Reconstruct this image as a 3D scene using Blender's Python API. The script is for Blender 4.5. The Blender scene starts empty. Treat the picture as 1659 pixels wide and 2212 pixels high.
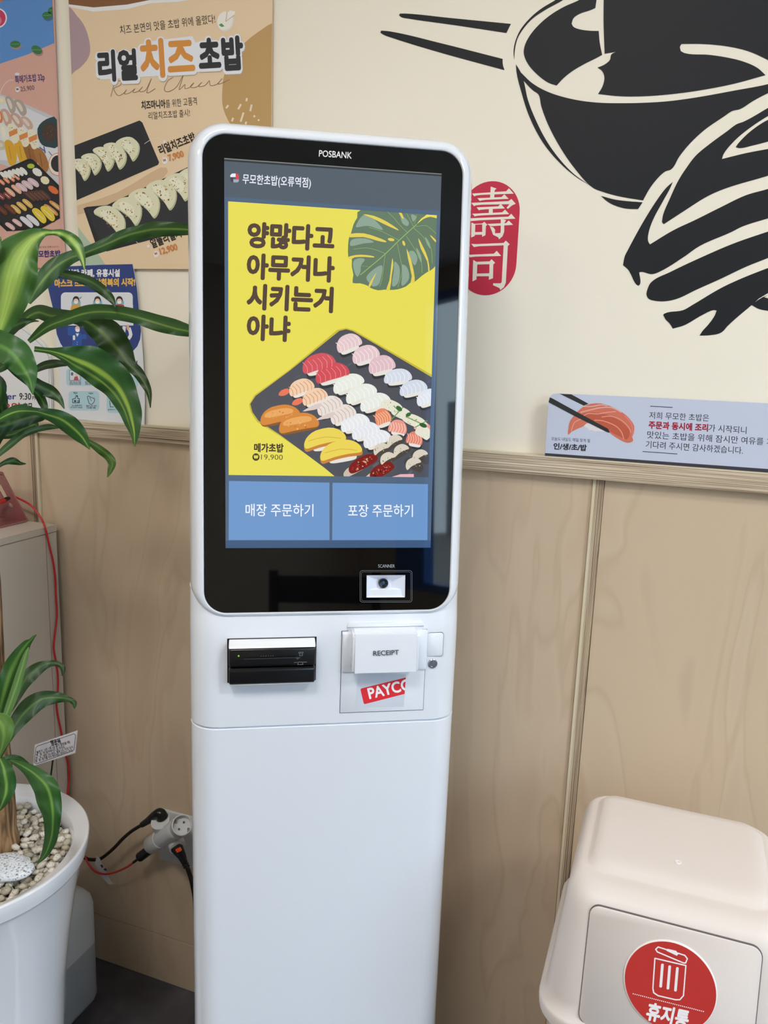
import bpy, bmesh, math, random
from mathutils import Vector, Matrix
from mathutils.geometry import tessellate_polygon
random.seed(7)
SC = bpy.context.scene
COL = SC.collection

# ------------------------------------------------------------------ camera
FPX = 1721.95                       # focal length in pixels of the 1659 px wide frame
CX, CY = 829.5, 1106.0
CAM = Vector((0, 0, 1.35))
R3 = Matrix(((0.9359202, 0.35047179, 0.03497), (-0.09975957, 0.16855661, 0.98063077), (-0.337789, 0.92128074, -0.19271845)))
cd = bpy.data.cameras.new('camera')
cam = bpy.data.objects.new('camera', cd); COL.objects.link(cam)
cd.sensor_fit = 'HORIZONTAL'; cd.sensor_width = 36.0; cd.lens = 36.0 * FPX / 1659.0
cd.clip_start = 0.02; cd.clip_end = 100
cam.matrix_world = Matrix(((R3[0][0], R3[1][0], -R3[2][0], CAM.x), (R3[0][1], R3[1][1], -R3[2][1], CAM.y),
                           (R3[0][2], R3[1][2], -R3[2][2], CAM.z), (0, 0, 0, 1)))
SC.camera = cam

# ------------------------------------------------------------------ world, lamps, exposure
SC.view_settings.view_transform = 'Standard'
SC.view_settings.look = 'None'
SC.view_settings.gamma = 1
SC.view_settings.use_curve_mapping = False
SC.view_settings.exposure = 0.47
wd = bpy.data.worlds.new('world'); SC.world = wd; wd.use_nodes = True
wn = wd.node_tree.nodes; wl = wd.node_tree.links; wn.clear()
wo = wn.new('ShaderNodeOutputWorld'); wb = wn.new('ShaderNodeBackground')
wb.inputs[0].default_value = (0.68, 0.84, 1.0, 1); wb.inputs[1].default_value = 5.5
wl.new(wb.outputs[0], wo.inputs[0])

def lamp(name, loc, rot, sx, sy, power, color):
    l = bpy.data.lights.new(name, 'AREA'); l.shape = 'RECTANGLE'; l.size = sx; l.size_y = sy
    l.energy = power; l.color = color
    o = bpy.data.objects.new(name, l); COL.objects.link(o); o.location = loc; o.rotation_euler = rot
    return o
# three recessed LED panels of the ceiling (their housings are built further down)
LEDS = [(-0.30, -0.30), (1.35, 0.25), (-1.30, -1.15)]
for i, (x, y) in enumerate(LEDS):
    lamp('ceiling_panel_lamp', (x, y, 2.578), (0, 0, 0), 0.55, 0.28, (12.0, 16.0, 7.0)[i], (1.0, 0.97, 0.93))

# ------------------------------------------------------------------ helpers
YW = 1.2604                                             # the wall plane
def ray(u, v):
    d = Vector(((u - CX) / FPX, -(v - CY) / FPX, 1.0))
    return Vector((R3[0][0]*d.x + R3[1][0]*d.y + R3[2][0], R3[0][1]*d.x + R3[1][1]*d.y + R3[2][1], R3[0][2]*d.x + R3[1][2]*d.y + R3[2][2]))
def at(u, v, d): return CAM + ray(u, v) * d            # the point at distance d along the optical axis
def hit(u, v, p, n):
    r = ray(u, v); return CAM + r * ((p - CAM).dot(n) / r.dot(n))
def on_wall(u, v, off=0.0): return hit(u, v, Vector((0, YW - off, 0)), Vector((0, 1, 0)))
def on_z(u, v, z): return hit(u, v, Vector((0, 0, z)), Vector((0, 0, 1)))

def lin(h):
    if not isinstance(h, str): return tuple(h)[:3]
    h = h.lstrip('#'); o = []
    for i in (0, 2, 4):
        c = int(h[i:i+2], 16) / 255
        o.append(c / 12.92 if c <= 0.04045 else ((c + 0.055) / 1.055) ** 2.4)
    return tuple(o)
def mat(name, col='#ffffff', rough=0.5, metal=0.0, coat=0.0, spec=0.5, emit=None, es=0.0, attr=False, trans=0.0, bump=0.0, bscale=60):
    m = bpy.data.materials.new(name); m.use_nodes = True
    nt = m.node_tree; b = nt.nodes['Principled BSDF']
    b.inputs['Base Color'].default_value = (*lin(col), 1); b.inputs['Roughness'].default_value = rough
    b.inputs['Metallic'].default_value = metal; b.inputs['Coat Weight'].default_value = coat
    b.inputs['Coat Roughness'].default_value = 0.05
    b.inputs['Specular IOR Level'].default_value = spec; b.inputs['Transmission Weight'].default_value = trans
    if attr:
        a = nt.nodes.new('ShaderNodeAttribute'); a.attribute_name = 'Col'
        nt.links.new(a.outputs['Color'], b.inputs['Emission Color' if es else 'Base Color'])
        if es: b.inputs['Base Color'].default_value = (0.004, 0.004, 0.004, 1)
    elif emit: b.inputs['Emission Color'].default_value = (*lin(emit), 1)
    if es: b.inputs['Emission Strength'].default_value = es
    if bump:
        n = nt.nodes.new('ShaderNodeTexNoise'); n.inputs['Scale'].default_value = bscale; n.inputs['Detail'].default_value = 4
        tc = nt.nodes.new('ShaderNodeTexCoord'); nt.links.new(tc.outputs['Object'], n.inputs['Vector'])
        bp = nt.nodes.new('ShaderNodeBump'); bp.inputs['Strength'].default_value = bump; bp.inputs['Distance'].default_value = 0.002
        nt.links.new(n.outputs['Fac'], bp.inputs['Height']); nt.links.new(bp.outputs['Normal'], b.inputs['Normal'])
    return m
def ramp_mat(name, stops, scale, vec=(1, 1, 1), rough=0.5, detail=6, dist=0.0, bump=0.0, coat=0.0, rot=(0, 0, 0)):
    m = mat(name, rough=rough, coat=coat); nt = m.node_tree; b = nt.nodes['Principled BSDF']
    tc = nt.nodes.new('ShaderNodeTexCoord'); mp = nt.nodes.new('ShaderNodeMapping')
    mp.inputs['Scale'].default_value = vec; mp.inputs['Rotation'].default_value = rot
    n = nt.nodes.new('ShaderNodeTexNoise'); n.inputs['Scale'].default_value = scale; n.inputs['Detail'].default_value = detail
    n.inputs['Distortion'].default_value = dist
    r = nt.nodes.new('ShaderNodeValToRGB'); e = r.color_ramp.elements
    while len(e) < len(stops): e.new(0.5)
    for k, (p, c) in enumerate(stops): e[k].position = p; e[k].color = (*lin(c), 1)
    nt.links.new(tc.outputs['Object'], mp.inputs[0]); nt.links.new(mp.outputs[0], n.inputs['Vector'])
    nt.links.new(n.outputs['Fac'], r.inputs[0]); nt.links.new(r.outputs[0], b.inputs['Base Color'])
    if bump:
        bp = nt.nodes.new('ShaderNodeBump'); bp.inputs['Strength'].default_value = bump; bp.inputs['Distance'].default_value = 0.002
        nt.links.new(n.outputs['Fac'], bp.inputs['Height']); nt.links.new(bp.outputs['Normal'], b.inputs['Normal'])
    return m

def tag(o, label=None, cat=None, group=None, kind=None):
    if label: o['label'] = label
    if cat: o['category'] = cat
    if group: o['group'] = group
    if kind: o['kind'] = kind
    return o
def empty(name, loc=(0, 0, 0), rz=0.0, **k):
    o = bpy.data.objects.new(name, None); COL.objects.link(o); o.location = loc; o.rotation_euler = (0, 0, rz)
    o.empty_display_size = 0.05
    return tag(o, **k)
def link(name, me, m=None, parent=None, smooth=False, **k):
    o = bpy.data.objects.new(name, me); COL.objects.link(o)
    if m: me.materials.append(m)
    if smooth:
        for p in me.polygons: p.use_smooth = True
    if parent: o.parent = parent
    return tag(o, **k)
def mesh(name, vs, fs):
    me = bpy.data.meshes.new(name); me.from_pydata([tuple(v) for v in vs], [], fs); me.update(); return me
def bm_obj(name, bm, m, parent=None, smooth=False, angle=None, **k):
    bmesh.ops.recalc_face_normals(bm, faces=bm.faces[:])
    me = bpy.data.meshes.new(name); bm.to_mesh(me); bm.free()
    o = link(name, me, m, parent, smooth or angle is not None, **k)
    if angle is not None: sharp(me, angle)
    return o
def sharp(me, ang):
    bm = bmesh.new(); bm.from_mesh(me)
    for e in bm.edges:
        if len(e.link_faces) == 2 and e.calc_face_angle(0) > math.radians(ang): e.smooth = False
    bm.to_mesh(me); bm.free()
def box(bm, a, b, bev=0.0, seg=2):
    r = bmesh.ops.create_cube(bm, size=1.0); vs = r['verts']
    for v in vs: v.co = Vector([(a[i] + b[i]) / 2 + v.co[i] * (b[i] - a[i]) for i in range(3)])
    if bev:
        es = list({e for v in vs for e in v.link_edges})
        bmesh.ops.bevel(bm, geom=es, offset=bev, segments=seg, profile=0.5, affect='EDGES')
def box_obj(name, a, b, m, parent=None, bev=0.0, seg=2, **k):
    bm = bmesh.new(); box(bm, a, b, bev, seg)
    return bm_obj(name, bm, m, parent, angle=40 if bev else None, **k)
def rrect(x0, x1, y0, y1, r, n=8):
    pts = []
    r = min(r, (x1 - x0) / 2 - 1e-5, (y1 - y0) / 2 - 1e-5)
    for cx, cy, a0 in ((x1 - r, y1 - r, 0), (x0 + r, y1 - r, 90), (x0 + r, y0 + r, 180), (x1 - r, y0 + r, 270)):
        for k in range(n + 1):
            a = math.radians(a0 + 90 * k / n); pts.append((cx + r * math.cos(a), cy + r * math.sin(a)))
    return pts
def loft(bm, rings, cap0=True, cap1=True):
    rv = [[bm.verts.new(p) for p in r] for r in rings]; n = len(rings[0])
    for a, b in zip(rv, rv[1:]):
        for i in range(n): bm.faces.new((a[i], a[(i+1) % n], b[(i+1) % n], b[i]))
    if cap0: bm.faces.new(rv[0][::-1])
    if cap1: bm.faces.new(rv[-1])
def frame_of(d):
    d = d.normalized(); a = Vector((0, 0, 1)) if abs(d.z) < 0.9 else Vector((1, 0, 0))
    x = d.cross(a).normalized(); return x, d.cross(x).normalized()
def lathe(bm, prof, p=Vector((0, 0, 0)), d=Vector((0, 0, 1)), n=32):
    d = d.normalized(); x, y = frame_of(d)
    rings = [[p + d * h + (x * math.cos(2*math.pi*i/n) + y * math.sin(2*math.pi*i/n)) * max(r, 1e-5) for i in range(n)] for r, h in prof]
    loft(bm, rings)
def cr(pts, n=6, closed=False):
    P = [Vector(p) for p in pts]; out = []; m = len(P)
    for i in range(m if closed else m - 1):
        g = (lambda k: P[k % m]) if closed else (lambda k: P[max(0, min(m - 1, k))])
        a, b, c, d = g(i-1), g(i), g(i+1), g(i+2)
        for k in range(n):
            t = k / n
            out.append(0.5 * ((2*b) + (c-a)*t + (2*a-5*b+4*c-d)*t*t + (3*b-a-3*c+d)*t*t*t))
    if not closed: out.append(P[-1])
    return out
def tube(bm, pts, r, n=10, sm=6):
    P = cr(pts, sm) if sm else [Vector(p) for p in pts]
    rr = (lambda t: r) if not callable(r) else r
    x = None; rings = []
    for i, p in enumerate(P):
        d = (P[min(i+1, len(P)-1)] - P[max(i-1, 0)]).normalized()
        if x is None: x, _ = frame_of(d)
        x = (x - d * x.dot(d)).normalized(); y = d.cross(x); q = rr(i / (len(P)-1))
        rings.append([p + (x * math.cos(2*math.pi*k/n) + y * math.sin(2*math.pi*k/n)) * q for k in range(n)])
    loft(bm, rings)

# flat print: coloured shapes laid on a surface, one mesh per print
def glyphs(s, bold=0.0, res=3, cache={}):
    key = (s, bold, res)
    if key not in cache:
        c = bpy.data.curves.new('lettering', 'FONT'); c.body = s; c.size = 1; c.offset = bold; c.resolution_u = res
        o = bpy.data.objects.new('lettering', c); COL.objects.link(o)
        bpy.context.view_layer.update()
        me = bpy.data.meshes.new_from_object(o.evaluated_get(bpy.context.evaluated_depsgraph_get()))
        V = [(v.co.x, v.co.y) for v in me.vertices]; F = [tuple(p.vertices) for p in me.polygons]
        bpy.data.objects.remove(o); bpy.data.curves.remove(c); bpy.data.meshes.remove(me)
        cache[key] = (V, F)
    return cache[key]
def clip(poly, quad):
    out = list(poly); n = len(quad)
    ar = sum(quad[i][0]*quad[(i+1) % n][1] - quad[(i+1) % n][0]*quad[i][1] for i in range(n))
    for i in range(n):
        a, b = quad[i], quad[(i+1) % n]
        f = lambda p: ((b[0]-a[0])*(p[1]-a[1]) - (b[1]-a[1])*(p[0]-a[0])) * (1 if ar > 0 else -1)
        inp, out = out, []
        for k in range(len(inp)):
            p, q = inp[k-1], inp[k]; fp, fq = f(p), f(q)
            if (fp < 0) != (fq < 0):
                t = fp / (fp - fq); out.append((p[0]+(q[0]-p[0])*t, p[1]+(q[1]-p[1])*t))
            if fq >= 0: out.append(q)
        if not out: return []
    return out
class Print:
    def __init__(s, fn, nrm, eps=0.00008, base=0.0004):
        s.fn, s.n, s.eps, s.base = fn, nrm, eps, base; s.k = 0; s.V = []; s.F = []; s.C = []; s.ox = s.oy = 0; s.s = 1; s.clip = None
    def crop(s, ox, oy, sc): s.ox, s.oy, s.s = ox, oy, sc; return s
    def P(s, q): return (s.ox + q[0]*s.s, s.oy + q[1]*s.s)
    def raw(s, poly, col, lay, tess=True):
        if s.clip: poly = clip(poly, s.clip)
        if len(poly) < 3: return
        b = len(s.V); s.k += 1; off = s.n * (s.base + s.eps * (lay + (s.k % 9) * 0.1))
        s.V += [s.fn(*q) + off for q in poly]
        if tess and len(poly) > 3:
            for t in tessellate_polygon([[Vector((q[0], q[1], 0)) for q in poly]]): s.F.append(tuple(b+i for i in t)); s.C.append(col)
        else: s.F.append(tuple(range(b, b+len(poly)))); s.C.append(col)
    def poly(s, pts, col, lay=1, smooth=0):
        p = [s.P(q) for q in pts]
        if smooth == 'auto':                    # round off all but the sharp corners
            n = len(p); P = [Vector(q) for q in p]; out = []; T = []
            for i in range(n):
                a, b = P[i]-P[i-1], P[(i+1) % n]-P[i]
                T.append(None if a.length < 1e-6 or b.length < 1e-6 or a.angle(b) > 0.80 else (a.normalized()+b.normalized()).normalized())
            for i in range(n):
                a, b = P[i], P[(i+1) % n]; L = (b-a).length; d = (b-a)
                ta = (T[i] or d.normalized())*L; tb = (T[(i+1) % n] or d.normalized())*L; m = 6 if T[i] or T[(i+1) % n] else 1
                for k in range(m):
                    t = k/m; q = a*(2*t**3-3*t*t+1) + ta*(t**3-2*t*t+t) + b*(3*t*t-2*t**3) + tb*(t**3-t*t); out.append((q.x, q.y))
            s.raw(out, lin(col), lay); return
        if smooth: p = [(q.x, q.y) for q in cr([(a, b, 0) for a, b in p], smooth, True)]
        s.raw(p, lin(col), lay)
    def ell(s, cx, cy, rx, ry, col, lay=1, rot=0, n=20):
        c, d = math.cos(math.radians(rot)), math.sin(math.radians(rot))
        s.raw([s.P((cx + rx*math.cos(t)*c - ry*math.sin(t)*d, cy + rx*math.cos(t)*d + ry*math.sin(t)*c)) for t in [2*math.pi*k/n for k in range(n)]], lin(col), lay)
    def line(s, pts, w, col, lay=1, smooth=0, closed=False):
        p = [Vector((*s.P(q), 0)) for q in pts]; w = w * s.s / 2
        if smooth: p = cr(p, smooth, closed)
        if closed: p = p + [p[0]]
        for a, b in zip(p, p[1:]):
            if (b-a).length < 1e-6: continue
            d = (b-a).normalized(); n = Vector((-d.y, d.x, 0)) * w; e = d * w * 0.5
            s.raw([(q.x, q.y) for q in (a-n-e, b-n+e, b+n+e, a+n-e)], lin(col), lay)
    def rr(s, x0, x1, y0, y1, r, col, lay=1, n=5): s.poly(rrect(x0, x1, y0, y1, r, n), col, lay)
    def text(s, t, a, b, h, col, lay=2, bold=0.0, slant=0.0, res=3, up=None):
        """baseline from a to b (crop pixels), h = height of a full glyph in crop pixels"""
        V, F = glyphs(t, min(bold, 0.0), res); x0 = min(v[0] for v in V); x1 = max(v[0] for v in V)
        bold = max(bold, 0.0); x0 -= bold; x1 += bold
        a = Vector(s.P(a)); b = Vector(s.P(b)); d = (b - a); L = d.length; d = d / L
        n = Vector((d.y, -d.x)) if up is None else Vector(up).normalized()
        H = h * s.s; col = lin(col); kx = L/(x1-x0); kn = 1 if bold < 0.004 else (5 if bold < 0.03 else (8 if bold < 0.06 else 14))
        for j in range(kn):                     # heavier weights: the same shape laid a hair apart all round
            ang = 2*math.pi*j/kn; ex, ey = (bold*math.cos(ang), bold*math.sin(ang)) if kn > 1 else (0, 0)
            W = [a + d * ((v[0]+ex-x0)*kx) + (n + d*slant) * ((v[1]+ey)*H/0.86) for v in V]
            k = len(s.V); off = s.n * (s.base + s.eps * (lay + 0.9*j/kn))
            if s.clip:
                for f in F:
                    q = clip([tuple(W[i]) for i in f], s.clip)
                    if len(q) > 2: k = len(s.V); s.V += [s.fn(*w) + off for w in q]; s.F.append(tuple(range(k, k+len(q)))); s.C.append(col)
            else:
                s.V += [s.fn(w.x, w.y) + off for w in W]
                for f in F: s.F.append(tuple(k+i for i in f)); s.C.append(col)
    def build(s, name, m, parent=None, **k):
        me = mesh(name, s.V, s.F); at_ = me.color_attributes.new('Col', 'FLOAT_COLOR', 'CORNER')
        buf = []
        for f, c in zip(s.F, s.C): buf += [c[0], c[1], c[2], 1.0] * len(f)
        at_.data.foreach_set('color', buf)
        return link(name, me, m, parent, **k)

# ------------------------------------------------------------------ materials
M = {}
M['paint'] = ramp_mat('cream_paint', [(0.3, '#f4eddd'), (0.7, '#f7f0e2')], 3, rough=0.6)
M['ply'] = ramp_mat('birch_ply', [(0.28, '#c8b096'), (0.40, '#ceb79c'), (0.425, '#c9b298'), (0.45, '#d0ba9f'), (0.515, '#ceb89d'), (0.53, '#c7b095'), (0.555, '#d1bca2'), (0.63, '#ccb59b'), (0.66, '#d3bea4')], 1.7, vec=(3.0, 1, 0.75), rough=0.55, detail=3, dist=0.9)
M['plyedge_h'] = ramp_mat('ply_edge', [(0.32, '#5e4a3c'), (0.42, '#b09a80'), (0.47, '#dfd0b8'), (0.52, '#8d735e'), (0.57, '#d8c8ae'), (0.68, '#e6dac4')], 14, vec=(0.12, 0.3, 30), rough=0.6, detail=3, dist=0.3)
M['plyedge_v'] = ramp_mat('ply_edge_upright', [(0.32, '#4e3c30'), (0.42, '#94806a'), (0.48, '#cbb99e'), (0.53, '#765f4c'), (0.58, '#bda98c'), (0.68, '#d2c1a6')], 14, vec=(36, 0.3, 0.12), rough=0.6, detail=3, dist=0.3)
M['plyface'] = mat('ply_face_strip', '#d8cbb0', 0.55)
M['floor'] = ramp_mat('grey_floor', [(0.3, '#3c3a40'), (0.55, '#55535a'), (0.75, '#6a686e')], 9, rough=0.5, detail=8, dist=0.6)
M['white'] = mat('gloss_white', '#e6ebf5', 0.16, coat=0.5)
M['white2'] = mat('satin_white', '#e6e8ec', 0.3)
M['gap'] = mat('dark_joint', '#5a5560', 0.6)
M['black'] = mat('black_glass', '#060607', 0.03)
M['blackp'] = mat('black_plastic', '#0e0f12', 0.28)
M['screen'] = mat('screen_image', rough=0.03, attr=True, es=0.72)
M['paper'] = mat('printed_paper', rough=0.5, spec=0.35, attr=True)
M['vinyl'] = mat('vinyl_print', rough=0.55, spec=0.3, attr=True)
M['ink'] = mat('ink', rough=0.4, attr=True)
M['chrome'] = mat('chrome', '#b8bac0', 0.2, metal=1.0)
M['pot'] = mat('glazed_ceramic', '#e4e5ea', 0.1, coat=0.6)
M['bin'] = mat('beige_plastic', '#dad1cd', 0.45, bump=0.05, bscale=900)
M['boxp'] = mat('painted_board', '#ccc3b8', 0.5, bump=0.05, bscale=200)
M['rose'] = mat('rose_gold_metal', '#c29496', 0.3, metal=0.85)
M['red'] = mat('red_cable', '#c22a2c', 0.35)
M['rubber'] = mat('black_cable', '#101010', 0.45)
M['plug'] = mat('grey_white_plastic', '#d4d6d8', 0.3)
M['orange'] = mat('orange_plastic', '#ff5a24', 0.35, )
M['bark'] = ramp_mat('bark', [(0.36, '#3e2c1c'), (0.48, '#7a5c3e'), (0.64, '#a58560')], 60, vec=(1.5, 1.5, 0.22), rough=0.85, detail=7, dist=1.0, bump=1.0)
M['stone'] = ramp_mat('granite', [(0.36, '#6f7680'), (0.44, '#cfd3da'), (0.7, '#e6e8ee')], 330, rough=0.7, detail=3, bump=0.2)
M['soil'] = mat('dark_soil', '#3a3026', 0.9)
M['frameblue'] = mat('blue_frame', '#2468b8', 0.35)
M['beige'] = mat('beige_paint', '#b9aa94', 0.7)
M['ceil'] = mat('ceiling_white', '#e8e6e0', 0.8)
M['led'] = mat('led_diffuser', '#ffffff', 0.5, emit='#fff6ea', es=6.0)

# ------------------------------------------------------------------ room
XL, XR, YB, ZC = -2.0, 2.6, -3.0, 2.6
RZ0, RZ1 = 1.1755, 1.2056           # rail bottom and top
box_obj('floor', (XL-0.1, YB-0.1, -0.1), (XR+0.1, YW+0.1, 0.0), M['floor'], kind='structure')
box_obj('ceiling', (XL-0.1, YB-0.1, ZC), (XR+0.1, YW+0.1, ZC+0.1), M['ceil'], kind='structure')
wb_ = box_obj('wall_back', (XL-0.1, YW, 0.0), (XR+0.1, YW+0.12, ZC), M['paint'], kind='structure')
box_obj('wall_left', (XL-0.1, YB, 0.0), (XL, YW, ZC), M['paint'], kind='structure')
box_obj('wall_front', (XL-0.1, YB-0.1, 0.0), (XR+0.1, YB, ZC), M['beige'], kind='structure')
wr = empty('wall_right', (XR, 0, 0), kind='structure')
WY0, WY1, WZ0, WZ1 = -2.55, 0.85, 0.45, 2.45
def wpart(nm, a, b, m): box_obj(nm, (a[0]-XR, a[1], a[2]), (b[0]-XR, b[1], b[2]), m, wr)
wpart('side_section', (XR, YB, 0), (XR+0.1, WY0, ZC), M['beige'])
wpart('side_section', (XR, WY1, 0), (XR+0.1, YW, ZC), M['beige'])
wpart('header', (XR, WY0, WZ1), (XR+0.1, WY1, ZC), M['beige'])
wpart('sill', (XR, WY0, 0), (XR+0.1, WY1, WZ0), M['beige'])
win = empty('window_1', (XR, 0, 0), kind='structure')
for nm, a, b in (('frame', (0.0, WY0, WZ0), (0.09, WY0+0.30, WZ1)), ('frame', (0.0, WY1-0.06, WZ0), (0.09, WY1, WZ1)),
                 ('frame', (0.0, -1.0, WZ0), (0.09, -0.94, WZ1)), ('frame', (0.0, WY0+0.30, WZ0), (0.09, WY1-0.06, WZ0+0.06)),
                 ('frame', (0.0, WY0+0.30, WZ1-0.06), (0.09, WY1-0.06, WZ1))):
    box_obj(nm, a, b, M['frameblue'], win)
gl = bpy.data.materials.new('window_glass'); gl.use_nodes = True
_n = gl.node_tree.nodes; _l = gl.node_tree.links; _n.clear()
_o = _n.new('ShaderNodeOutputMaterial'); _m = _n.new('ShaderNodeMixShader'); _t = _n.new('ShaderNodeBsdfTransparent'); _g = _n.new('ShaderNodeBsdfGlossy')
_g.inputs['Roughness'].default_value = 0.02; _t.inputs[0].default_value = (0.95, 0.97, 0.96, 1); _m.inputs[0].default_value = 0.06
_l.new(_t.outputs[0], _m.inputs[1]); _l.new(_g.outputs[0], _m.inputs[2]); _l.new(_m.outputs[0], _o.inputs[0])
for a, b in ((WY0+0.30, -1.0), (-0.94, WY1-0.06)):
    box_obj('pane', (0.04, a, WZ0+0.06), (0.046, b, WZ1-0.06), gl, win)
for x, y in LEDS:
    t = empty('ceiling_light', (x, y, ZC), label=f'white framed led panel recessed in the ceiling, {"left" if x < 0 else "right"} side, {"near the poster wall" if y > -1 else "back of the room"}', cat='ceiling light')
    if x < -1: t['label'] = 'white framed led panel in the ceiling over the back left corner'
    bm = bmesh.new()
    for a, b in (((-0.30, -0.165, -0.02), (0.30, -0.14, 0)), ((-0.30, 0.14, -0.02), (0.30, 0.165, 0)), ((-0.30, -0.14, -0.02), (-0.275, 0.14, 0)), ((0.275, -0.14, -0.02), (0.30, 0.14, 0))): box(bm, a, b)
    bm_obj('frame', bm, M['white2'], t)
    box_obj('diffuser', (-0.275, -0.14, -0.012), (0.275, 0.14, -0.004), M['led'], t)
# street outside the window
box_obj('pavement', (XR+0.1, -14, -0.25), (14, 10, -0.15), mat('paving', '#8d8a86', 0.8), kind='structure')
bd = empty('building', (13, 0, -0.15), label='grey street facade opposite the shop window', cat='building')
box_obj('wall', (0, -13, 0), (0.6, 9, 3.4), mat('facade', '#7d8388', 0.8), bd)
for k in range(6): box_obj('window', (-0.03, -11.5+k*3.3, 0.9), (0.0, -9.6+k*3.3, 2.6), mat('facade_glass', '#27384a', 0.1), bd)

# wainscot: ply sheets, base strip, upright and top ply-edge trims
JL, JR = (-1.2216, -1.2025), (-0.1180, -0.1015)
SHEETS = [(XL, JL[0]-0.0008), (JL[1]+0.0008, JR[0]-0.0008), (JR[1]+0.0008, 1.12), (1.137, 2.3)]
for a, b in SHEETS:
    box_obj('panel', (a, YW-0.006, 0.1145), (b, YW, RZ0-0.0012), M['ply'], wb_, bev=0.0006, seg=1)
for a, b in SHEETS:
    box_obj('panel', (a, YW-0.006, 0.0005), (b, YW, 0.1130), M['ply'], wb_, bev=0.0006, seg=1)
for a, b in (JL, JR, (1.1205, 1.1365)):
    w = b - a
    if a < -1: s0, s1, e0, e1 = b-0.006, b, a, b-0.0062
    else: s0, s1, e0, e1 = a, a+0.0045, a+0.0047, b
    box_obj('face_strip', (s0, YW-0.010, 0.0005), (s1, YW, RZ0-0.0005), M['plyface'], wb_)
    box_obj('edge_strip', (e0, YW-0.009, 0.0005), (e1, YW, RZ0-0.0005), M['plyedge_v'], wb_)
rail = box_obj('trim_1', (XL, YW-0.020, RZ0), (2.3, YW-0.0003, RZ1), M['plyedge_h'], bev=0.0012, seg=2, kind='structure')
box_obj('facing', (XL, YW-0.0204, RZ1-0.0022), (2.3, YW-0.0008, RZ1+0.0003), M['plyface'], rail)

# ------------------------------------------------------------------ wall mural (brush drawing: bowl, chopsticks, hand)
NW = Vector((0, -1, 0))
def wallp(off): return lambda u, v: on_wall(u, v, off)
K = '#191c22'
mu = Print(wallp(0.0), NW, base=0.0003)
mu.crop(800, 0, 0.51778)
mu.poly([(120, 64), (124, 57), (150, 57), (330, 75), (587, 100), (578, 117), (568, 138), (350, 105), (160, 78), (130, 72)], K, 1, 'auto')
mu.poly([(42, 136), (46, 128), (80, 131), (300, 182), (552, 246), (553, 270), (560, 293), (300, 222), (90, 158), (55, 145)], K, 1, 'auto')
mu.crop(1100, 0, 0.33695)
mu.poly([(32, 385), (28, 330), (38, 270), (70, 195), (130, 120), (200, 60), (290, 5), (340, -25), (385, -25), (330, 10), (230, 65), (150, 120), (95, 180), (55, 245), (38, 310)], K, 1, 'auto')
mu.poly([(566, -40), (552, 52), (520, 66), (450, 90), (412, 118), (400, 152), (412, 172), (450, 188), (510, 197), (574, 199), (580, 270), (596, 352), (560, 372), (480, 412), (400, 460), (345, 505), (304, 549), (250, 530), (180, 478), (120, 410), (94, 345), (98, 300), (125, 240), (180, 170), (260, 100), (350, 45), (440, 5), (520, -40)], K, 1, 'auto')
mu.poly([(606, -40), (605, 150), (612, 345), (683, 333), (655, 350), (645, 385), (610, 415), (566, 434), (595, 455), (610, 495), (600, 550), (570, 603), (700, 617), (850, 618), (1050, 603), (1250, 575), (1450, 535), (1643, 482), (1590, 435), (1500, 395), (1400, 370), (1280, 352), (1125, 341), (1100, 328), (1095, 300), (1105, 282), (1250, 283), (1400, 298), (1530, 328), (1659, 385), (1900, 520), (1900, -40)], K, 1, 'auto')
mu.poly([(70, 460), (150, 535), (250, 590), (400, 635), (550, 657), (750, 662), (950, 655), (1050, 646), (1200, 625), (1450, 580), (1659, 540), (1760, 510), (1760, 560), (1659, 598), (1560, 650), (1480, 700), (1430, 712), (1380, 745), (1250, 835), (1150, 930), (1090, 1005), (1040, 1085), (1000, 1100), (950, 1145), (900, 1210), (858, 1285),
         (700, 1258), (600, 1230), (538, 1205), (420, 1080), (330, 950), (250, 800), (205, 680), (188, 607), (150, 578), (93, 518), (60, 475)], K, 1, 'auto')
mu.poly([(43, 412), (75, 465), (93, 518), (120, 640), (180, 790), (250, 920), (340, 1040), (420, 1120), (520, 1190), (430, 1135), (330, 1050), (220, 920), (130, 750), (75, 580), (48, 470)], K, 1, 'auto')
mu.poly([(588, 1256), (680, 1280), (760, 1290), (855, 1297), (826, 1341), (740, 1336), (660, 1310), (620, 1285)], K, 1, 'auto')
mu.crop(1259, 160, 0.27119)
mu.poly([(717, 860), (690, 920), (640, 1010), (560, 1160), (525, 1260), (520, 1330), (535, 1357), (720, 1245), (900, 1160), (1100, 1060), (1300, 965), (1475, 915), (1800, 800), (1800, 1060), (1475, 1150), (1270, 1215), (1180, 1260), (930, 1370), (800, 1460), (620, 1570), (550, 1594), (470, 1576), (449, 1580), (457, 1670), (445, 1687), (425, 1675), (380, 1590), (362, 1560), (320, 1522), (335, 1450), (360, 1400), (480, 1180), (600, 990), (670, 900)], K, 1, 'auto')
mu.poly([(1800, 80), (1475, 270), (1280, 380), (1225, 400), (1150, 455), (1020, 550), (900, 650), (820, 755), (760, 850), (690, 1000), (640, 1120), (630, 1180), (645, 1196), (800, 1095), (1000, 970), (1140, 910), (1475, 810), (1800, 700), (1800, 540), (1475, 597), (1300, 630), (1108, 677), (1120, 640), (1200, 540), (1290, 460), (1475, 335), (1800, 180)], K, 1, 'auto')
mu.poly([(1800, 250), (1475, 365), (1350, 445), (1240, 550), (1218, 582), (1245, 590), (1350, 570), (1475, 538), (1800, 450)], K, 1, 'auto')
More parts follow.
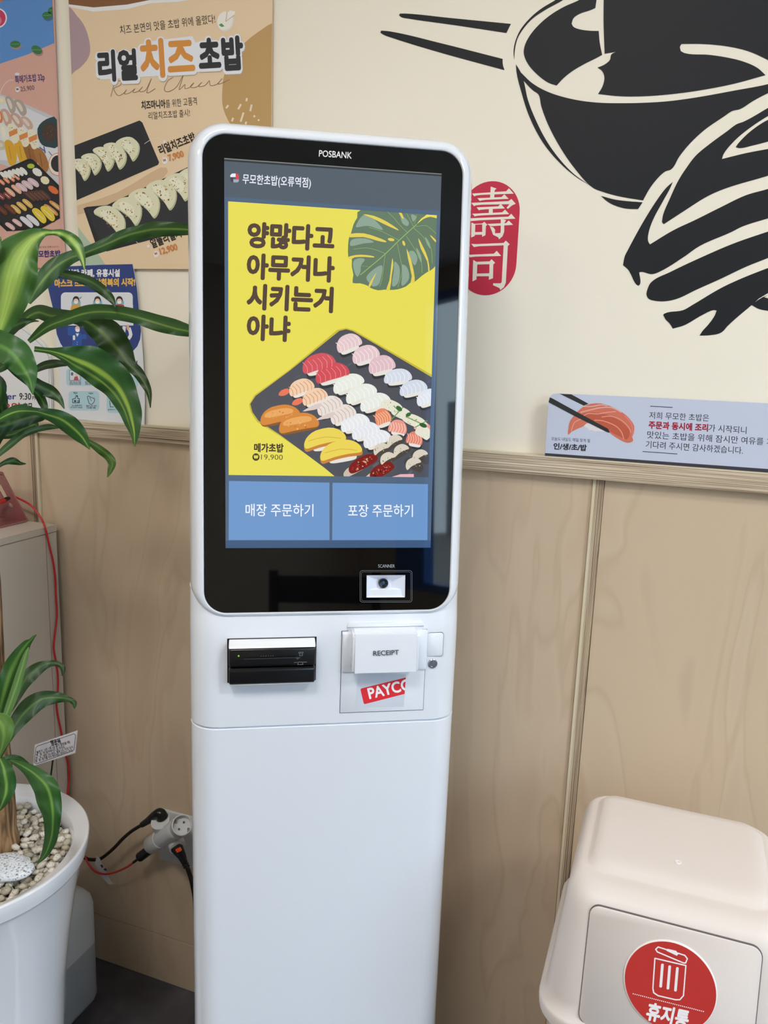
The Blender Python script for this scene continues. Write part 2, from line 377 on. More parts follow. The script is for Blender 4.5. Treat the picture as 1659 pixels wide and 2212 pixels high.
mu.poly([(1800, 1150), (1475, 1255), (1200, 1350), (900, 1480), (700, 1575), (545, 1658), (515, 1715), (508, 1760), (525, 1790), (570, 1805), (650, 1810), (750, 1790), (900, 1720), (1100, 1630), (1300, 1535), (1475, 1465), (1800, 1330)], K, 1, 'auto')
mu.poly([(1800, 1430), (1475, 1545), (1260, 1630), (1100, 1705), (880, 1835), (800, 1880), (650, 1908), (640, 1918), (660, 1955), (690, 1985), (717, 2028), (810, 2000), (950, 1920), (1045, 1880), (1066, 1884), (1050, 1925), (1000, 1995), (955, 2045), (930, 2083), (1010, 2080), (1090, 2065), (1120, 2045), (1150, 2010), (1345, 1840), (1400, 1870), (1475, 1885), (1800, 1900)], K, 1, 'auto')
mu.crop(1259, 160, 0.27119)
mu.poly([(1372, 1817), (1400, 1790), (1475, 1745), (1475, 1760), (1430, 1778), (1395, 1800)], '#e9e5d6', 2)
mu.poly([(1445, 1778), (1475, 1760), (1600, 1700), (1600, 1770), (1475, 1786)], '#e9e5d6', 2)
mu.build('wall_mural', M['vinyl'], label='black cut-out drawing of a bowl, chopsticks and hand on the cream wall', cat='mural')

# red seal with two characters
se = Print(wallp(0.0), NW, base=0.0003)
a = on_wall(1123, 438); b = on_wall(1073, 391); c = on_wall(1056, 638)
sx1 = (a.x + on_wall(1115.5, 586).x) / 2; sz1, sz0 = b.z, c.z; sx0 = sx1 - 0.092
me_pts = rrect(sx0, sx1, sz0, sz1, 0.046, 12)
def seal_xy(x, z): return Vector((x, YW, z))
s2 = Print(seal_xy, NW, base=0.0003); s2.poly(me_pts, '#c8304a', 1)
se.crop(940, 360, 0.15672)
SI = '#efe9dc'
for pl in ([(767, 275), (847, 303), (822, 325), (815, 425), (758, 440)], [(510, 372), (980, 340), (1018, 298), (1085, 373), (640, 390), (570, 398), (540, 410)],
           [(582, 436), (915, 420), (955, 382), (1015, 445), (700, 458), (640, 466), (618, 474)], [(500, 500), (1010, 476), (1052, 447), (1112, 512), (1060, 535), (1005, 582), (985, 570), (1025, 518), (640, 525), (560, 535), (535, 545)],
           [(573, 562), (870, 548), (905, 513), (962, 577), (700, 588), (620, 596), (605, 604)], [(742, 585), (795, 585), (795, 640), (740, 640)],
           [(512, 650), (925, 630), (965, 592), (1022, 655), (640, 672), (570, 680), (548, 688)], [(492, 712), (1010, 690), (1050, 650), (1108, 718), (620, 740), (520, 748), (492, 752)],
           [(500, 770), (545, 790), (650, 784), (678, 760), (720, 800), (700, 820), (695, 945), (648, 968), (648, 938), (548, 940), (548, 955), (497, 978)],
           [(718, 790), (980, 778), (1015, 742), (1075, 803), (760, 822)], [(905, 720), (980, 738), (955, 775), (952, 900), (930, 960), (882, 1003), (870, 975), (800, 940), (800, 920), (900, 915), (905, 880)],
           [(755, 825), (800, 835), (828, 870), (825, 915), (800, 940), (778, 880)],
           [(498, 1065), (570, 1068), (945, 1052), (975, 1020), (1028, 1070), (1003, 1095), (975, 1600), (950, 1660), (900, 1702), (890, 1675), (800, 1635), (800, 1608), (905, 1608), (918, 1590), (945, 1085), (600, 1098), (535, 1110)],
           [(470, 1215), (810, 1200), (850, 1160), (912, 1232), (560, 1240), (480, 1250)],
           [(525, 1285), (572, 1312), (752, 1306), (778, 1276), (828, 1325), (802, 1348), (798, 1538), (742, 1560), (742, 1510), (572, 1512), (570, 1555), (515, 1583)]):
    se.poly(pl, SI, 2)
for pl in ([(555, 800), (650, 796), (650, 900), (552, 903)], [(582, 1350), (750, 1345), (748, 1470), (578, 1474)]): se.poly(pl, '#c8304a', 3)
s2.V += se.V; k0 = len(s2.V) - len(se.V); s2.F += [tuple(i+k0 for i in f) for f in se.F]; s2.C += se.C
s2.build('wall_seal', M['vinyl'], label='red oval seal with two cream characters beside the kiosk', cat='wall sign')

# ------------------------------------------------------------------ posters
def sheet(name, pts, off, m, thick=0.0008, smooth=0, parent=None, **k):
    p = [(q.x, q.y) for q in cr([(a, b, 0) for a, b in pts], smooth, True)] if smooth else pts
    f = [on_wall(u, v, off) for u, v in p]; b = [q + Vector((0, thick, 0)) for q in f]; n = len(p)
    tr = tessellate_polygon([[Vector((*q, 0)) for q in p]])
    me = mesh(name, f+b, [tuple(t) for t in tr] + [tuple(i+n for i in t[::-1]) for t in tr] + [(i, i+n, (i+1) % n+n, (i+1) % n) for i in range(n)])
    return link(name, me, m, parent, **k)
def grain(P, x, y, L, W, rot, cols, lay, n, seed):
    rd = random.Random(seed); c, s = math.cos(math.radians(rot)), math.sin(math.radians(rot))
    for _ in range(n):
        while True:
            a, b = rd.uniform(-1, 1), rd.uniform(-1, 1)
            if a*a + b*b < 0.75: break
        a *= L; b *= W; r = rd.uniform(0.025, 0.075) * L
        P.ell(x + a*c - b*s, y + a*s + b*c, r, r*rd.uniform(0.5, 1), rd.choice(cols), lay, rd.uniform(0, 180), 6)
def bean(P, x, y, L, W, rot, col, lay, bend=0.15):
    c, s = math.cos(math.radians(rot)), math.sin(math.radians(rot)); pts = []
    for k in range(14):
        t = 2*math.pi*k/14; a = math.cos(t); b = math.sin(t)
        a_ = L * math.copysign(abs(a)**0.8, a); b_ = W * math.copysign(abs(b)**0.8, b) + bend * W * (a*a - 0.5) * 2
        pts.append((x + a_*c - b_*s, y + a_*s + b_*c))
    P.poly(pts, col, lay, 2)

# -- poster with the two black plates
t = empty('poster', (0, 0, 0), label='orange menu poster showing cheese-topped sushi on two black plates', cat='poster')
OUT = [(147, -260), (148, 0), (157, 220), (168, 490), (176, 580.5), (583, 582.5), (586, 400), (589, 0), (592, -260)]
sheet('sheet', OUT, 0.006, mat('paper_back', '#e8cda9', 0.5), parent=t)
PP = Print(wallp(0.006), NW)
PP.clip = [(147.5, -260), (148.5, 0), (157.5, 220), (168.5, 490), (176, 580), (582.5, 582), (585.5, 400), (588.5, 0), (591, -260)]
PP.poly([(120, -280), (620, -280), (620, 620), (120, 620)], '#eed4b2', 0)
PP.crop(0, 0, 0.36167)
PP.poly([(405, -500), (1700, -500), (1700, -60), (1500, 0), (1350, -20), (1100, 5), (1060, 12), (900, 20), (760, 55), (560, 70), (400, 40)], '#f2f1f4', 1)
PP.poly([(405, -700), (1700, -700), (1700, -80), (1300, -40), (1040, -10), (900, 0), (760, 28), (560, 45), (400, 25)], '#8a5e3e', 2)
PP.poly([(400, 60), (460, 95), (510, 165), (537, 260), (535, 330), (500, 385), (450, 425), (395, 435)], '#b49ba3', 1, 3)
PP.poly([(1625, 140), (1560, 180), (1480, 240), (1420, 310), (1345, 430), (1328, 560), (1335, 650), (1375, 740), (1425, 800), (1700, 800), (1700, 130)], '#c5a06a', 1, 3)
for x, y, dx, dy in ((1358, 638, 10, -14), (1432, 638, 14, -26), (1500, 645, 8, -34), (1474, 596, 2, -14), (1447, 700, 16, -50), (1520, 695, 2, -6), (1546, 718, 3, 3), (1390, 715, 6, -16), (1470, 735, 4, -10)):
    PP.line([(x-dx/2, y-dy/2), (x+dx/2, y+dy/2)], 11, '#f4e4cc', 2)
PP.poly([(455, 1340), (540, 1450), (630, 1580), (640, 1620), (480, 1620), (440, 1400)], '#b4c8b4', 1)
PP.poly([(405, 1250), (700, 1150), (960, 1000), (980, 1060), (700, 1200), (440, 1290)], '#dcbd98', 2, 3)
PP.poly([(420, 880), (835, 720), (852, 733), (952, 970), (945, 985), (440, 1205), (400, 1215), (400, 890)], '#2b2d33', 3)
PP.poly([(500, 1245), (520, 1236), (640, 1225), (1120, 1000), (1300, 920), (1300, 1350), (1100, 1380), (720, 1480), (640, 1502), (590, 1490), (570, 1450)], '#26282e', 3)
PP.poly([(520, 1250), (650, 1240), (1130, 1015), (1300, 940), (1300, 1330), (1090, 1370), (700, 1470), (600, 1450)], '#303239', 4)
CH, CHS = '#e6e5c6', ['#a06a44', '#c98f56', '#6a4028', '#d0a56a', '#7b5236', '#dcb678']
for i, (x, y, L, W, r) in enumerate(((480, 1005, 68, 44, 48), (547, 972, 66, 44, 52), (621, 940, 76, 44, 54), (690, 921, 84, 46, 55), (766, 882, 74, 52, 45),
                                     (662, 1310, 108, 56, 42), (765, 1255, 92, 62, 38), (868, 1205, 100, 62, 38), (970, 1155, 98, 62, 42), (1065, 1110, 88, 60, 40), (1130, 1060, 60, 50, 40))):
    bean(PP, x+5, y+8, L*1.02, W*0.86, r, '#bfc29e', 5, 0.5); bean(PP, x, y, L, W*0.82, r, CH, 6, 0.5); bean(PP, x-6, y-8, L*0.6, W*0.45, r, '#f1f0d8', 7)
    grain(PP, x, y, L*0.85, W*0.85, r, CHS, 8, 26, i)
PP.text('치즈 본연의 맛을 초밥 위에 올렸다!', (720, 203), (1288, 135), 52, '#3c3436', 4, 0.0)
PP.ell(1350, 130, 50, 62, '#e9e2d6', 3, 15); PP.ell(1345, 125, 46, 57, '#f5f1ea', 4, 15)
PP.line([(1350, 130), (1358, 70)], 5, '#d2c2ae', 5); PP.line([(1350, 130), (1400, 92)], 5, '#d2c2ae', 5); PP.poly([(1360, 120), (1372, 62), (1408, 70), (1400, 95)], '#f8f4ee', 5)
PP.poly([(1308, 150), (1325, 140), (1342, 158), (1325, 162)], '#5d9a62', 6)
def title(P):
    for dx, col, lay in ((4, '#c2ae94', 4), (0, '#eef0fa', 5)):
        P.text('리얼', (122+dx, 490+dx*2), (540+dx, 472+dx*2), 262, col, lay, 0.115, res=2)
        P.text('치즈', (524+dx, 452+dx*2), (1080+dx, 420+dx*2), 330, col, lay, 0.10, res=2)
        P.text('초밥', (1072+dx, 394+dx*2), (1535+dx, 372+dx*2), 290, col, lay, 0.115, res=2)
    P.poly([(150, 260), (500, 220), (620, 130), (1030, 80), (1060, 140), (1480, 110), (1500, 370), (800, 450), (160, 490)], '#eef0fa', 5)
    P.text('리얼', (145, 480), (518, 460), 262, '#32353a', 7, 0.05, res=2)
    P.text('치즈', (545, 440), (1060, 408), 325, '#e0974a', 7, 0.045, res=2)
    P.text('초밥', (1095, 386), (1520, 362), 286, '#32353a', 7, 0.05, res=2)
    grain(P, 790, 270, 250, 150, 0, ['#ecb870', '#e8ae66'], 8, 0, 4)
PP.crop(180, 60, 0.22905)
title(PP)
PP.line([(262, 650), (300, 520), (355, 505), (350, 545), (290, 575), (330, 640), (380, 620), (410, 585), (390, 625), (440, 615), (490, 575), (470, 610), (520, 600), (560, 560), (530, 600), (590, 590), (645, 480), (600, 615), (680, 575)], 5, '#8a6f5c', 4, 3)
PP.line([(850, 470), (800, 500), (765, 580), (800, 605), (880, 560), (945, 450), (905, 585), (960, 535), (960, 575), (1010, 560), (1045, 520), (1010, 560), (1070, 560), (1120, 515), (1090, 555), (1150, 545), (1190, 500), (1200, 545), (1260, 535), (1310, 480), (1275, 535), (1380, 490)], 5, '#8a6f5c', 4, 3)
PP.text('치즈마니아', (552, 765), (778, 750), 76, '#2f2a2b', 4, 0.03)
PP.text('를 위한 고품격', (782, 750), (1075, 722), 72, '#3a3436', 4, 0.0)
PP.text('리얼치즈초밥 출시!', (620, 862), (1008, 832), 68, '#3a3436', 4, 0.0)
PP.crop(150, 240, 0.16275)
PP.text('리얼치즈초밥', (1212, 575), (1690, 385), 120, '#2b2728', 6, 0.03)
PP.ell(1270, 658, 38, 45, '#f4f2f4', 4); PP.text('₩', (1250, 678), (1290, 664), 44, '#c87840', 5, 0.02)
PP.text('7,900', (1325, 665), (1530, 600), 100, '#d38a4e', 6, 0.04)
PP.line([(1000, 435), (1060, 395), (1100, 378), (1180, 370), (1255, 405)], 6, '#f2e6d8', 5, 3); PP.ell(1265, 412, 17, 20, '#f6f2ee', 6)
PP.text('알뜰리얼치즈초밥', (1105, 1815), (1740, 1560), 120, '#2b2728', 6, 0.03)
PP.ell(1157, 1898, 36, 44, '#f4f2f4', 4); PP.text('₩', (1138, 1916), (1176, 1902), 44, '#c87840', 5, 0.02)
PP.text('12,900', (1212, 1905), (1445, 1835), 100, '#d38a4e', 6, 0.04)
PP.line([(890, 1735), (940, 1770), (1000, 1792), (1050, 1795)], 6, '#f2e6d8', 5, 3); PP.ell(1052, 1795, 17, 20, '#f6f2ee', 6)
PP.build('print', M['paper'], t)

# -- poster at the left edge
t = empty('poster', (0, 0, 0), label='blue and pink menu poster with sushi platters, behind the plant at the left edge', cat='poster')
OUT = [(-260, -260), (108, -260), (116, 0), (125, 230), (137, 478), (142, 579.5), (-260, 578)]
sheet('sheet', OUT, 0.006, mat('paper_back_pink', '#d8a99c', 0.5), parent=t)
PL = Print(wallp(0.006), NW)
PL.clip = [(-260, -260), (107.5, -260), (115.5, 0), (124.5, 230), (136.5, 478), (141.5, 579), (-260, 577)]
PL.poly([(-300, -300), (200, -300), (200, 620), (-300, 620)], '#dcada0', 0)
PL.poly([(-300, -300), (200, -300), (130, 88), (60, 118), (0, 138), (-300, 230)], '#5f94d8', 1)
PL.crop(0, 0, 0.28037)
PL.ell(-20, 140, 76, 78, '#f3f2f5', 2); PL.ell(-20, 140, 66, 68, '#cf3f6a', 3); PL.ell(-25, 160, 40, 40, '#e78aa2', 4)
PL.poly([(-100, -20), (50, -10), (-10, 25), (-100, 60)], '#d8783a', 2)
for x, y, w, h, r in ((365, 120, 38, 32, 0), (120, 342, 40, 30, 0), (285, 385, 44, 34, 30), (400, 80, 24, 34, 60)):
    PL.ell(x+8, y+12, w, h, '#4a6f9c' if y < 300 else '#b08a90', 2, r); PL.ell(x, y, w, h*0.9, '#3d7a4a', 3, r); PL.line([(x-w*.8, y), (x+w*.8, y)], 3, '#7fb27c', 4)
PL.text('특메가초밥 32p', (120, 640), (348, 615), 56, '#4a3a78', 3, 0.02); PL.ell(134, 572, 18, 12, '#e8e2ec', 3)
PL.line([(0, 725), (30, 660), (70, 622), (108, 617)], 5, '#f0e0dc', 3, 3)
PL.ell(137, 690, 17, 20, '#f5f3f6', 3); PL.text('₩', (127, 698), (147, 697), 22, '#4a3a78', 4, 0.02)
PL.text('25,900', (163, 705), (268, 692), 44, '#4d3a5c', 3, 0.0)
PL.crop(0, 180, 0.15369)
PL.poly([(-400, -40), (0, 150), (150, 200), (780, 480), (1200, 640), (1200, 1500), (840, 1450), (700, 1300), (150, 1180), (-400, 1000)], '#c9ccd4', 1)
PL.poly([(-400, 20), (0, 170), (700, 500), (780, 520), (1200, 700), (1200, 1400), (400, 1100), (0, 1080), (-400, 940)], '#dfe1e8', 2)
for x, y, L, W, r, c in ((20, 250, 60, 50, 20, '#e9e2c8'), (150, 300, 130, 55, 70, '#b6aaa2'), (290, 340, 130, 60, 60, '#b3a79c'), (90, 480, 130, 60, 70, '#cfa99a'), (240, 520, 120, 60, 55, '#cba598'), (380, 560, 115, 55, 50, '#d3b0a2'),
                       (5, 470, 90, 30, 80, '#e08454'), (60, 690, 130, 55, 78, '#e7e6dc'), (10, 880, 70, 70, 0, '#cfc5ae')):
    bean(PL, x, y, L, W, r, c, 3); bean(PL, x-8, y-10, L*0.6, W*0.4, r, '#e2d8cc' if c[1] != 'e' else '#f2ecda', 4)
for x, y, r in ((190, 705, 72), (335, 755, 72), (468, 785, 75)):
    bean(PL, x, y, 145, 62, r, '#ece6d0', 5); grain(PL, x, y, 120, 50, r, ['#b2723c', '#7a4a2e', '#caa06a'], 6, 12, x)
    PL.poly([(x-62, y-20), (x+55, y-70), (x+62, y+0), (x-50, y+50)], '#e08c4c', 7)
for x, y, r, c in ((150, 975, 78, '#e0ac34'), (300, 975, 72, '#dfab38'), (430, 1010, 70, '#98663a'), (585, 1080, 68, '#a87440')):
    bean(PL, x, y, 185, 72, r, c, 4); PL.line([(x-20, y-90), (x+10, y+90)], 10, '#c89030' if r > 71 else '#7c4f2a', 5)
PL.poly([(530, 640), (600, 540), (720, 480), (800, 510), (830, 880), (700, 900), (600, 870), (545, 780)], '#2f454c', 4, 2); PL.ell(700, 690, 105, 130, '#4a3a34', 5)
grain(PL, 700, 690, 120, 120, 30, ['#6e4636', '#8a5a40', '#543228'], 6, 40, 5)
PL.ell(820, 1140, 140, 165, '#d99c80', 4); PL.ell(820, 1140, 128, 152, '#efe2d8', 5); PL.ell(820, 1130, 100, 118, '#2b2d33', 6)
PL.line([(560, 900), (640, 960)], 16, '#4a64a8', 4); PL.line([(620, 890), (640, 980)], 16, '#4a64a8', 4); PL.line([(690, 960), (730, 1010)], 14, '#7482b0', 4)
PL.poly([(-300, 1400), (0, 1240), (390, 1068), (440, 1062), (475, 1080), (840, 1440), (900, 1840), (880, 1880), (560, 2055), (100, 2080), (-300, 1700)], '#17181c', 7)
PL.poly([(-300, 1430), (400, 1095), (455, 1095), (830, 1470), (870, 1830), (560, 2010), (110, 2040), (-300, 1650)], '#24262b', 8)
PL.ell(440, 1165, 52, 34, '#b8c840', 9)
for x, y, L, W, c in ((530, 1250, 78, 50, '#e6e6e2'), (638, 1365, 68, 54, '#ece4c0'), (755, 1500, 85, 45, '#e0713e')): PL.ell(x, y, L, W, c, 9, 35, 9)
rows = [((60, 1300), (340, 1235), 6, '#e8e8e4', 75, 30, 45), ((30, 1390), (240, 1320), 4, '#e08a62', 60, 26, 40), ((150, 1530), (240, 1490), 2, '#e9b295', 95, 34, 40), ((310, 1465), (475, 1395), 3, '#dcc0cc', 100, 42, 35),
        ((420, 1590), (640, 1570), 5, '#5a3a34', 110, 30, 40), ((20, 1590), (110, 1580), 2, '#8a4040', 70, 36, 40), ((230, 1770), (395, 1690), 3, '#dcb45c', 95, 36, 40), ((30, 1780), (150, 1770), 2, '#6a3424', 110, 38, 40),
        ((560, 1860), (680, 1830), 2, '#e8cc40', 140, 58, 48), ((725, 1780), (800, 1730), 2, '#d69c52', 130, 32, 38), ((150, 2010), (250, 1960), 2, '#e4b8bc', 85, 34, 35), ((380, 1950), (470, 1925), 2, '#dfe0ea', 120, 40, 40)]
for (x0, y0), (x1, y1), n, c, L, W, r in rows:
    for k in range(n):
        f = k / max(1, n-1); x, y = x0+(x1-x0)*f, y0+(y1-y0)*f
        bean(PL, x+5, y+8, L, W, r, '#101114', 9 if k == 0 else 9, 0.1); bean(PL, x, y, L*0.95, W*0.9, r, c, 10 + (k % 2), 0.1)
        PL.line([(x-L*.4, y-L*.35), (x+L*.4, y+L*.35)], 7, '#f4ece6' if c not in ('#5a3a34', '#6a3424') else '#8a6050', 12)
PL.crop(0, 470, 0.20494)
PL.text('무모한초밥', (350, 415), (640, 408), 66, '#2d2a78', 4, 0.04); PL.text('양도 맛도 만족', (400, 322), (545, 318), 20, '#6a5468', 4); PL.text('초밥맛집', (552, 318), (616, 316), 20, '#d87848', 4)
PL.build('print', M['paper'], t)

# -- mask notice
t = empty('notice', (0, 0, 0), label='blue and white mask notice standing on the wall rail behind the plant', cat='notice')
OUT = [(96, 577), (156, 575), (220, 572), (286.5, 570.5), (291, 594), (296, 622), (300, 665), (305, 716), (309, 770), (312, 825), (313, 870), (312, 917.5), (220, 910.5), (133, 903), (130, 840), (126, 780), (121, 716), (115, 667), (104, 622)]
sheet('sheet', OUT, 0.007, mat('paper_back_white', '#e4e8f2', 0.4), parent=t)
MP = Print(wallp(0.007), NW)
MP.poly([(a, b) for a, b in OUT], '#e6eaf4', 0)
MP.poly([(96, 577), (156, 575), (220, 572), (286.5, 570.5), (291, 594), (296, 622), (300, 665), (305, 716), (303, 733), (297, 748), (287, 759), (276, 761), (160, 757), (140, 755), (131, 742), (123, 722), (115, 667), (104, 622)], '#2f4488', 1)
MP.crop(90, 560, 0.16275)
MP.text('식당·카페, 유흥시설', (345, 225), (1042, 222), 92, '#f2f4fa', 4, 0.045)
MP.text('마스크 쓰고 일상회복의 시작!', (175, 362), (1245, 345), 96, '#f0c05a', 4, 0.05)
MP.rr(258, 1212, 440, 700, 60, '#e6eaf4', 2); MP.poly([(265, 600), (1215, 600), (1220, 880), (285, 880)], '#e6eaf4', 2)
for x, top, c in ((460, 490, '#d8a94c'), (745, 485, '#6aa8d8'), (1035, 490, '#b8323c')):
    MP.ell(x, 580, 62, 62, '#86c0dc', 3); MP.ell(x, 540, 44, 50, '#2c2c34', 4); MP.ell(x, 558, 34, 36, '#f2d4c0', 5); MP.ell(x, 572, 27, 20, '#f6f8fc', 6)
    MP.poly([(x-78, 680), (x-60, 610), (x-20, 598), (x+20, 598), (x+60, 610), (x+78, 680)], c, 4)
MP.line([(505, 510), (515, 522), (532, 498)], 7, '#2c4a5c', 4)
MP.poly([(350, 900), (430, 895), (540, 1000), (590, 990), (600, 1060), (540, 1060), (530, 1190), (410, 1185), (405, 1020), (350, 1010)], '#2f5cae', 3); MP.ell(478, 925, 32, 38, '#f0cfba', 4); MP.ell(482, 945, 28, 22, '#f4f6fb', 5)
MP.poly([(455, 985), (478, 1030), (500, 985)], '#eef1f8', 4); MP.rr(418, 448, 1010, 1072, 8, '#eef1f8', 4)
for y in (1100, 1130): MP.ell(475, y, 5, 5, '#c8d4ec', 4)
MP.line([(1160, 1050), (1185, 1000), (1165, 920)], 44, '#eef1f8', 3, 3); MP.line([(1150, 930), (1145, 878)], 34, '#e8b8a4', 4); MP.line([(1100, 900), (1080, 1050)], 44, '#e9edf6', 3)
MP.text('함께 지켜요 방역수칙', (560, 1410), (1272, 1412), 66, '#23345c', 3, 0.03); MP.text('일상회복', (760, 1300), (985, 1298), 50, '#23345c', 3, 0.03)
for x0, x1, y0, y1 in ((330, 730, 1450, 1680), (360, 768, 1750, 2008), (865, 1285, 1560, 1700), (865, 1290, 1790, 2040)): MP.rr(x0, x1, y0, y1, 45, '#b9dcec', 2)
MP.rr(372, 520, 1470, 1610, 6, '#5a6c7c', 3); MP.rr(378, 514, 1476, 1604, 6, '#e6eef6', 4); MP.ell(408, 1522, 18, 24, '#6a7c8c', 5); MP.poly([(430, 1606), (440, 1560), (480, 1550), (495, 1606)], '#c8606a', 5); MP.ell(462, 1535, 16, 18, '#f0d0c0', 6)
for a_, b_, y, s_ in ((375, 525, 1640, '정부 마스크 착용'), (375, 525, 1664, '안내수칙 게시 안내'), (580, 730, 1640, '환기하기 매일'), (580, 730, 1664, '유흥시설 이용수칙'), (405, 535, 1950, '손소독제 비치'), (385, 545, 1975, '간격 유지하기 사용 실시'), (595, 730, 1955, '출입자 명부 관리'), (600, 720, 1980, '안심콜 사용'), (885, 985, 2005, '물 자주 마시기')):
    MP.text(s_, (a_, y), (b_, y), 20, '#8a4a4c' if y % 3 else '#3c4454', 4, 0.02)
MP.text('책임자', (425, 1785), (480, 1786), 24, '#3c4454', 4, 0.02); MP.text('이용자', (625, 1790), (685, 1792), 24, '#3c4454', 4, 0.02)
MP.line([(415, 1905), (415, 1855), (450, 1850), (450, 1830), (480, 1815), (455, 1808), (480, 1812), (482, 1850), (503, 1850), (503, 1905)], 8, '#2c3440', 4, 0, True); MP.ell(487, 1885, 14, 14, '#2c3440', 5); MP.ell(487, 1885, 8, 8, '#b9dcec', 6); MP.rr(435, 460, 1870, 1895, 4, '#2c3440', 5)
MP.line([(610, 1830), (625, 1815), (660, 1835), (700, 1850), (702, 1885), (670, 1925), (635, 1915), (620, 1870)], 7, '#2c3440', 4, 2, True); MP.line([(640, 1835), (665, 1880)], 6, '#2c3440', 4); MP.text('+1', (690, 1850), (712, 1850), 22, '#c85a5a', 5)
MP.line([(905, 1880), (915, 1960), (960, 1960)], 8, '#2c3440', 4)
MP.build('print', M['paper'], t)

# -- opening-hours sign
t = empty('hours_sign', (0, 0, 0), label='white rounded opening-hours sign on the wall behind the plant leaves', cat='sign')
OUT = [(-150, 690), (20, 694)] + [(61, 714), (90, 741), (106.6, 770), (110, 820), (110.5, 903), (-150, 897)]
sheet('board', OUT, 0.008, mat('sign_white', '#e8eaf0', 0.3), thick=0.006, parent=t)
HS = Print(wallp(0.008), NW)
HS.poly(OUT, '#e9ebf1', 0)
HS.crop(0, 700, 0.20494)
HS.line([(200, 30), (300, 100), (400, 190), (470, 260), (505, 330), (518, 400), (520, 900)], 6, '#b8bac0', 1, 3)
HS.text('Last Order', (-330, 795), (175, 792), 78, '#27348c', 2, 0.02); HS.text('9:30', (205, 795), (330, 797), 84, '#23232a', 2, 0.02); HS.text('PM', (342, 798), (400, 800), 50, '#23232a', 2, 0.01)
HS.text('매주 일요일', (-330, 912), (215, 912), 84, '#c2202c', 2, 0.03); HS.text('휴무', (245, 912), (345, 912), 84, '#23232a', 2, 0.03)
HS.build('print', M['ink'], t)

# -- long acrylic sign standing on the rail
t = empty('acrylic_sign', (0, 0, 0), label='long pale blue acrylic sign with a salmon sushi picture standing on the rail', cat='sign')
SB = [(1176.5, 985), (1185, 868), (1187, 858), (1194, 851.5), (1206, 850), (1430, 860), (1659, 871), (1900, 882), (1900, 1039), (1659, 1020.5), (1420, 1002.5)]
sheet('board', SB, 0.0185, mat('acrylic', '#c8d0e4', 0.15), thick=0.004, parent=t)
AS = Print(wallp(0.0185), NW)
AS.clip = [(1177, 984.5), (1185.5, 868), (1188, 858), (1195, 852), (1206, 850.5), (1899, 882.5), (1899, 1038.5)]
AS.poly([(1100, 800), (2000, 800), (2000, 1100), (1100, 1100)], '#c9d1e6', 0)
AS.poly([(1170, 978), (1420, 996), (1659, 1013), (1900, 1030), (1900, 1050), (1170, 995)], '#3c3c46', 1)
AS.crop(1160, 840, 0.16878)
AS.poly([(600, 440), (640, 420), (760, 470), (880, 530), (840, 548), (780, 540), (740, 550), (700, 530), (665, 535), (640, 500), (600, 480)], '#e6e2ea', 2, 2)
AS.poly([(290, 62), (425, 62), (660, 190), (600, 215)], '#2c3030', 2)
AS.poly([(397, 590), (405, 480), (430, 400), (520, 290), (600, 225), (690, 190), (820, 186), (950, 225), (1060, 280), (1150, 345), (1215, 420), (1245, 480), (1240, 560), (1220, 620), (1232, 655), (1210, 680), (1150, 690), (1060, 650), (960, 585), (900, 530), (760, 440), (640, 440), (600, 475), (520, 510), (440, 550)], '#d97862', 3, 2)
AS.poly([(560, 330), (700, 300), (900, 330), (1050, 400), (1150, 480), (1190, 560), (1150, 650), (1060, 610), (960, 560), (860, 490), (740, 410), (600, 380)], '#c65f48', 4, 2)
for ln, w_, c_ in (([(590, 225), (700, 225), (820, 205), (900, 215)], 12, '#eeb8ae'), ([(560, 300), (680, 270), (820, 240), (960, 240), (1080, 300)], 16, '#eab0a4'), ([(600, 340), (660, 315), (780, 320), (900, 300), (1010, 290)], 9, '#f0b4a4'), ([(740, 400), (850, 410), (1000, 470), (1080, 550), (1110, 640)], 13, '#ec9c8c'),
                   ([(830, 360), (950, 350), (1080, 400), (1180, 500), (1200, 560)], 12, '#ec9c8c'), ([(440, 540), (480, 430), (580, 380)], 12, '#eaa492'), ([(1120, 340), (1200, 430), (1225, 520), (1215, 620)], 14, '#e6887a')):
    AS.line(ln, w_, c_, 5, 3)
AS.poly([(155, 112), (180, 112), (500, 288), (910, 510), (935, 560), (900, 555), (480, 345), (150, 170)], '#2c3032', 6)
AS.text('오늘도 내일도 매일 찾게 될', (183, 655), (678, 683), 44, '#3a3c48', 2, 0.0); AS.text('인/생/초/밥', (210, 765), (635, 788), 76, '#23252f', 2, 0.035)
AS.crop(1400, 860, 0.15612)
AS.line([(32, 112), (337, 128)], 9, '#262a38', 2); AS.line([(-75, 738), (403, 772)], 9, '#262a38', 2)
AS.text('저희 무모한 초밥은', (15, 276), (840, 314), 92, '#262a38', 2, 0.0)
AS.text('주문과 동시에 조리', (5, 410), (828, 452), 96, '#a81838', 2, 0.035); AS.text('가 시작되니', (835, 452), (1358, 487), 96, '#262a38', 2, 0.0)
AS.text('맛있는 초밥을 위해 잠시만 여유를 가지고', (-15, 546), (1945, 662), 96, '#262a38', 2, 0.0)
AS.text('기다려 주시면 감사하겠습니다.', (-35, 680), (1310, 768), 96, '#262a38', 2, 0.0)
AS.build('print', M['ink'], t)

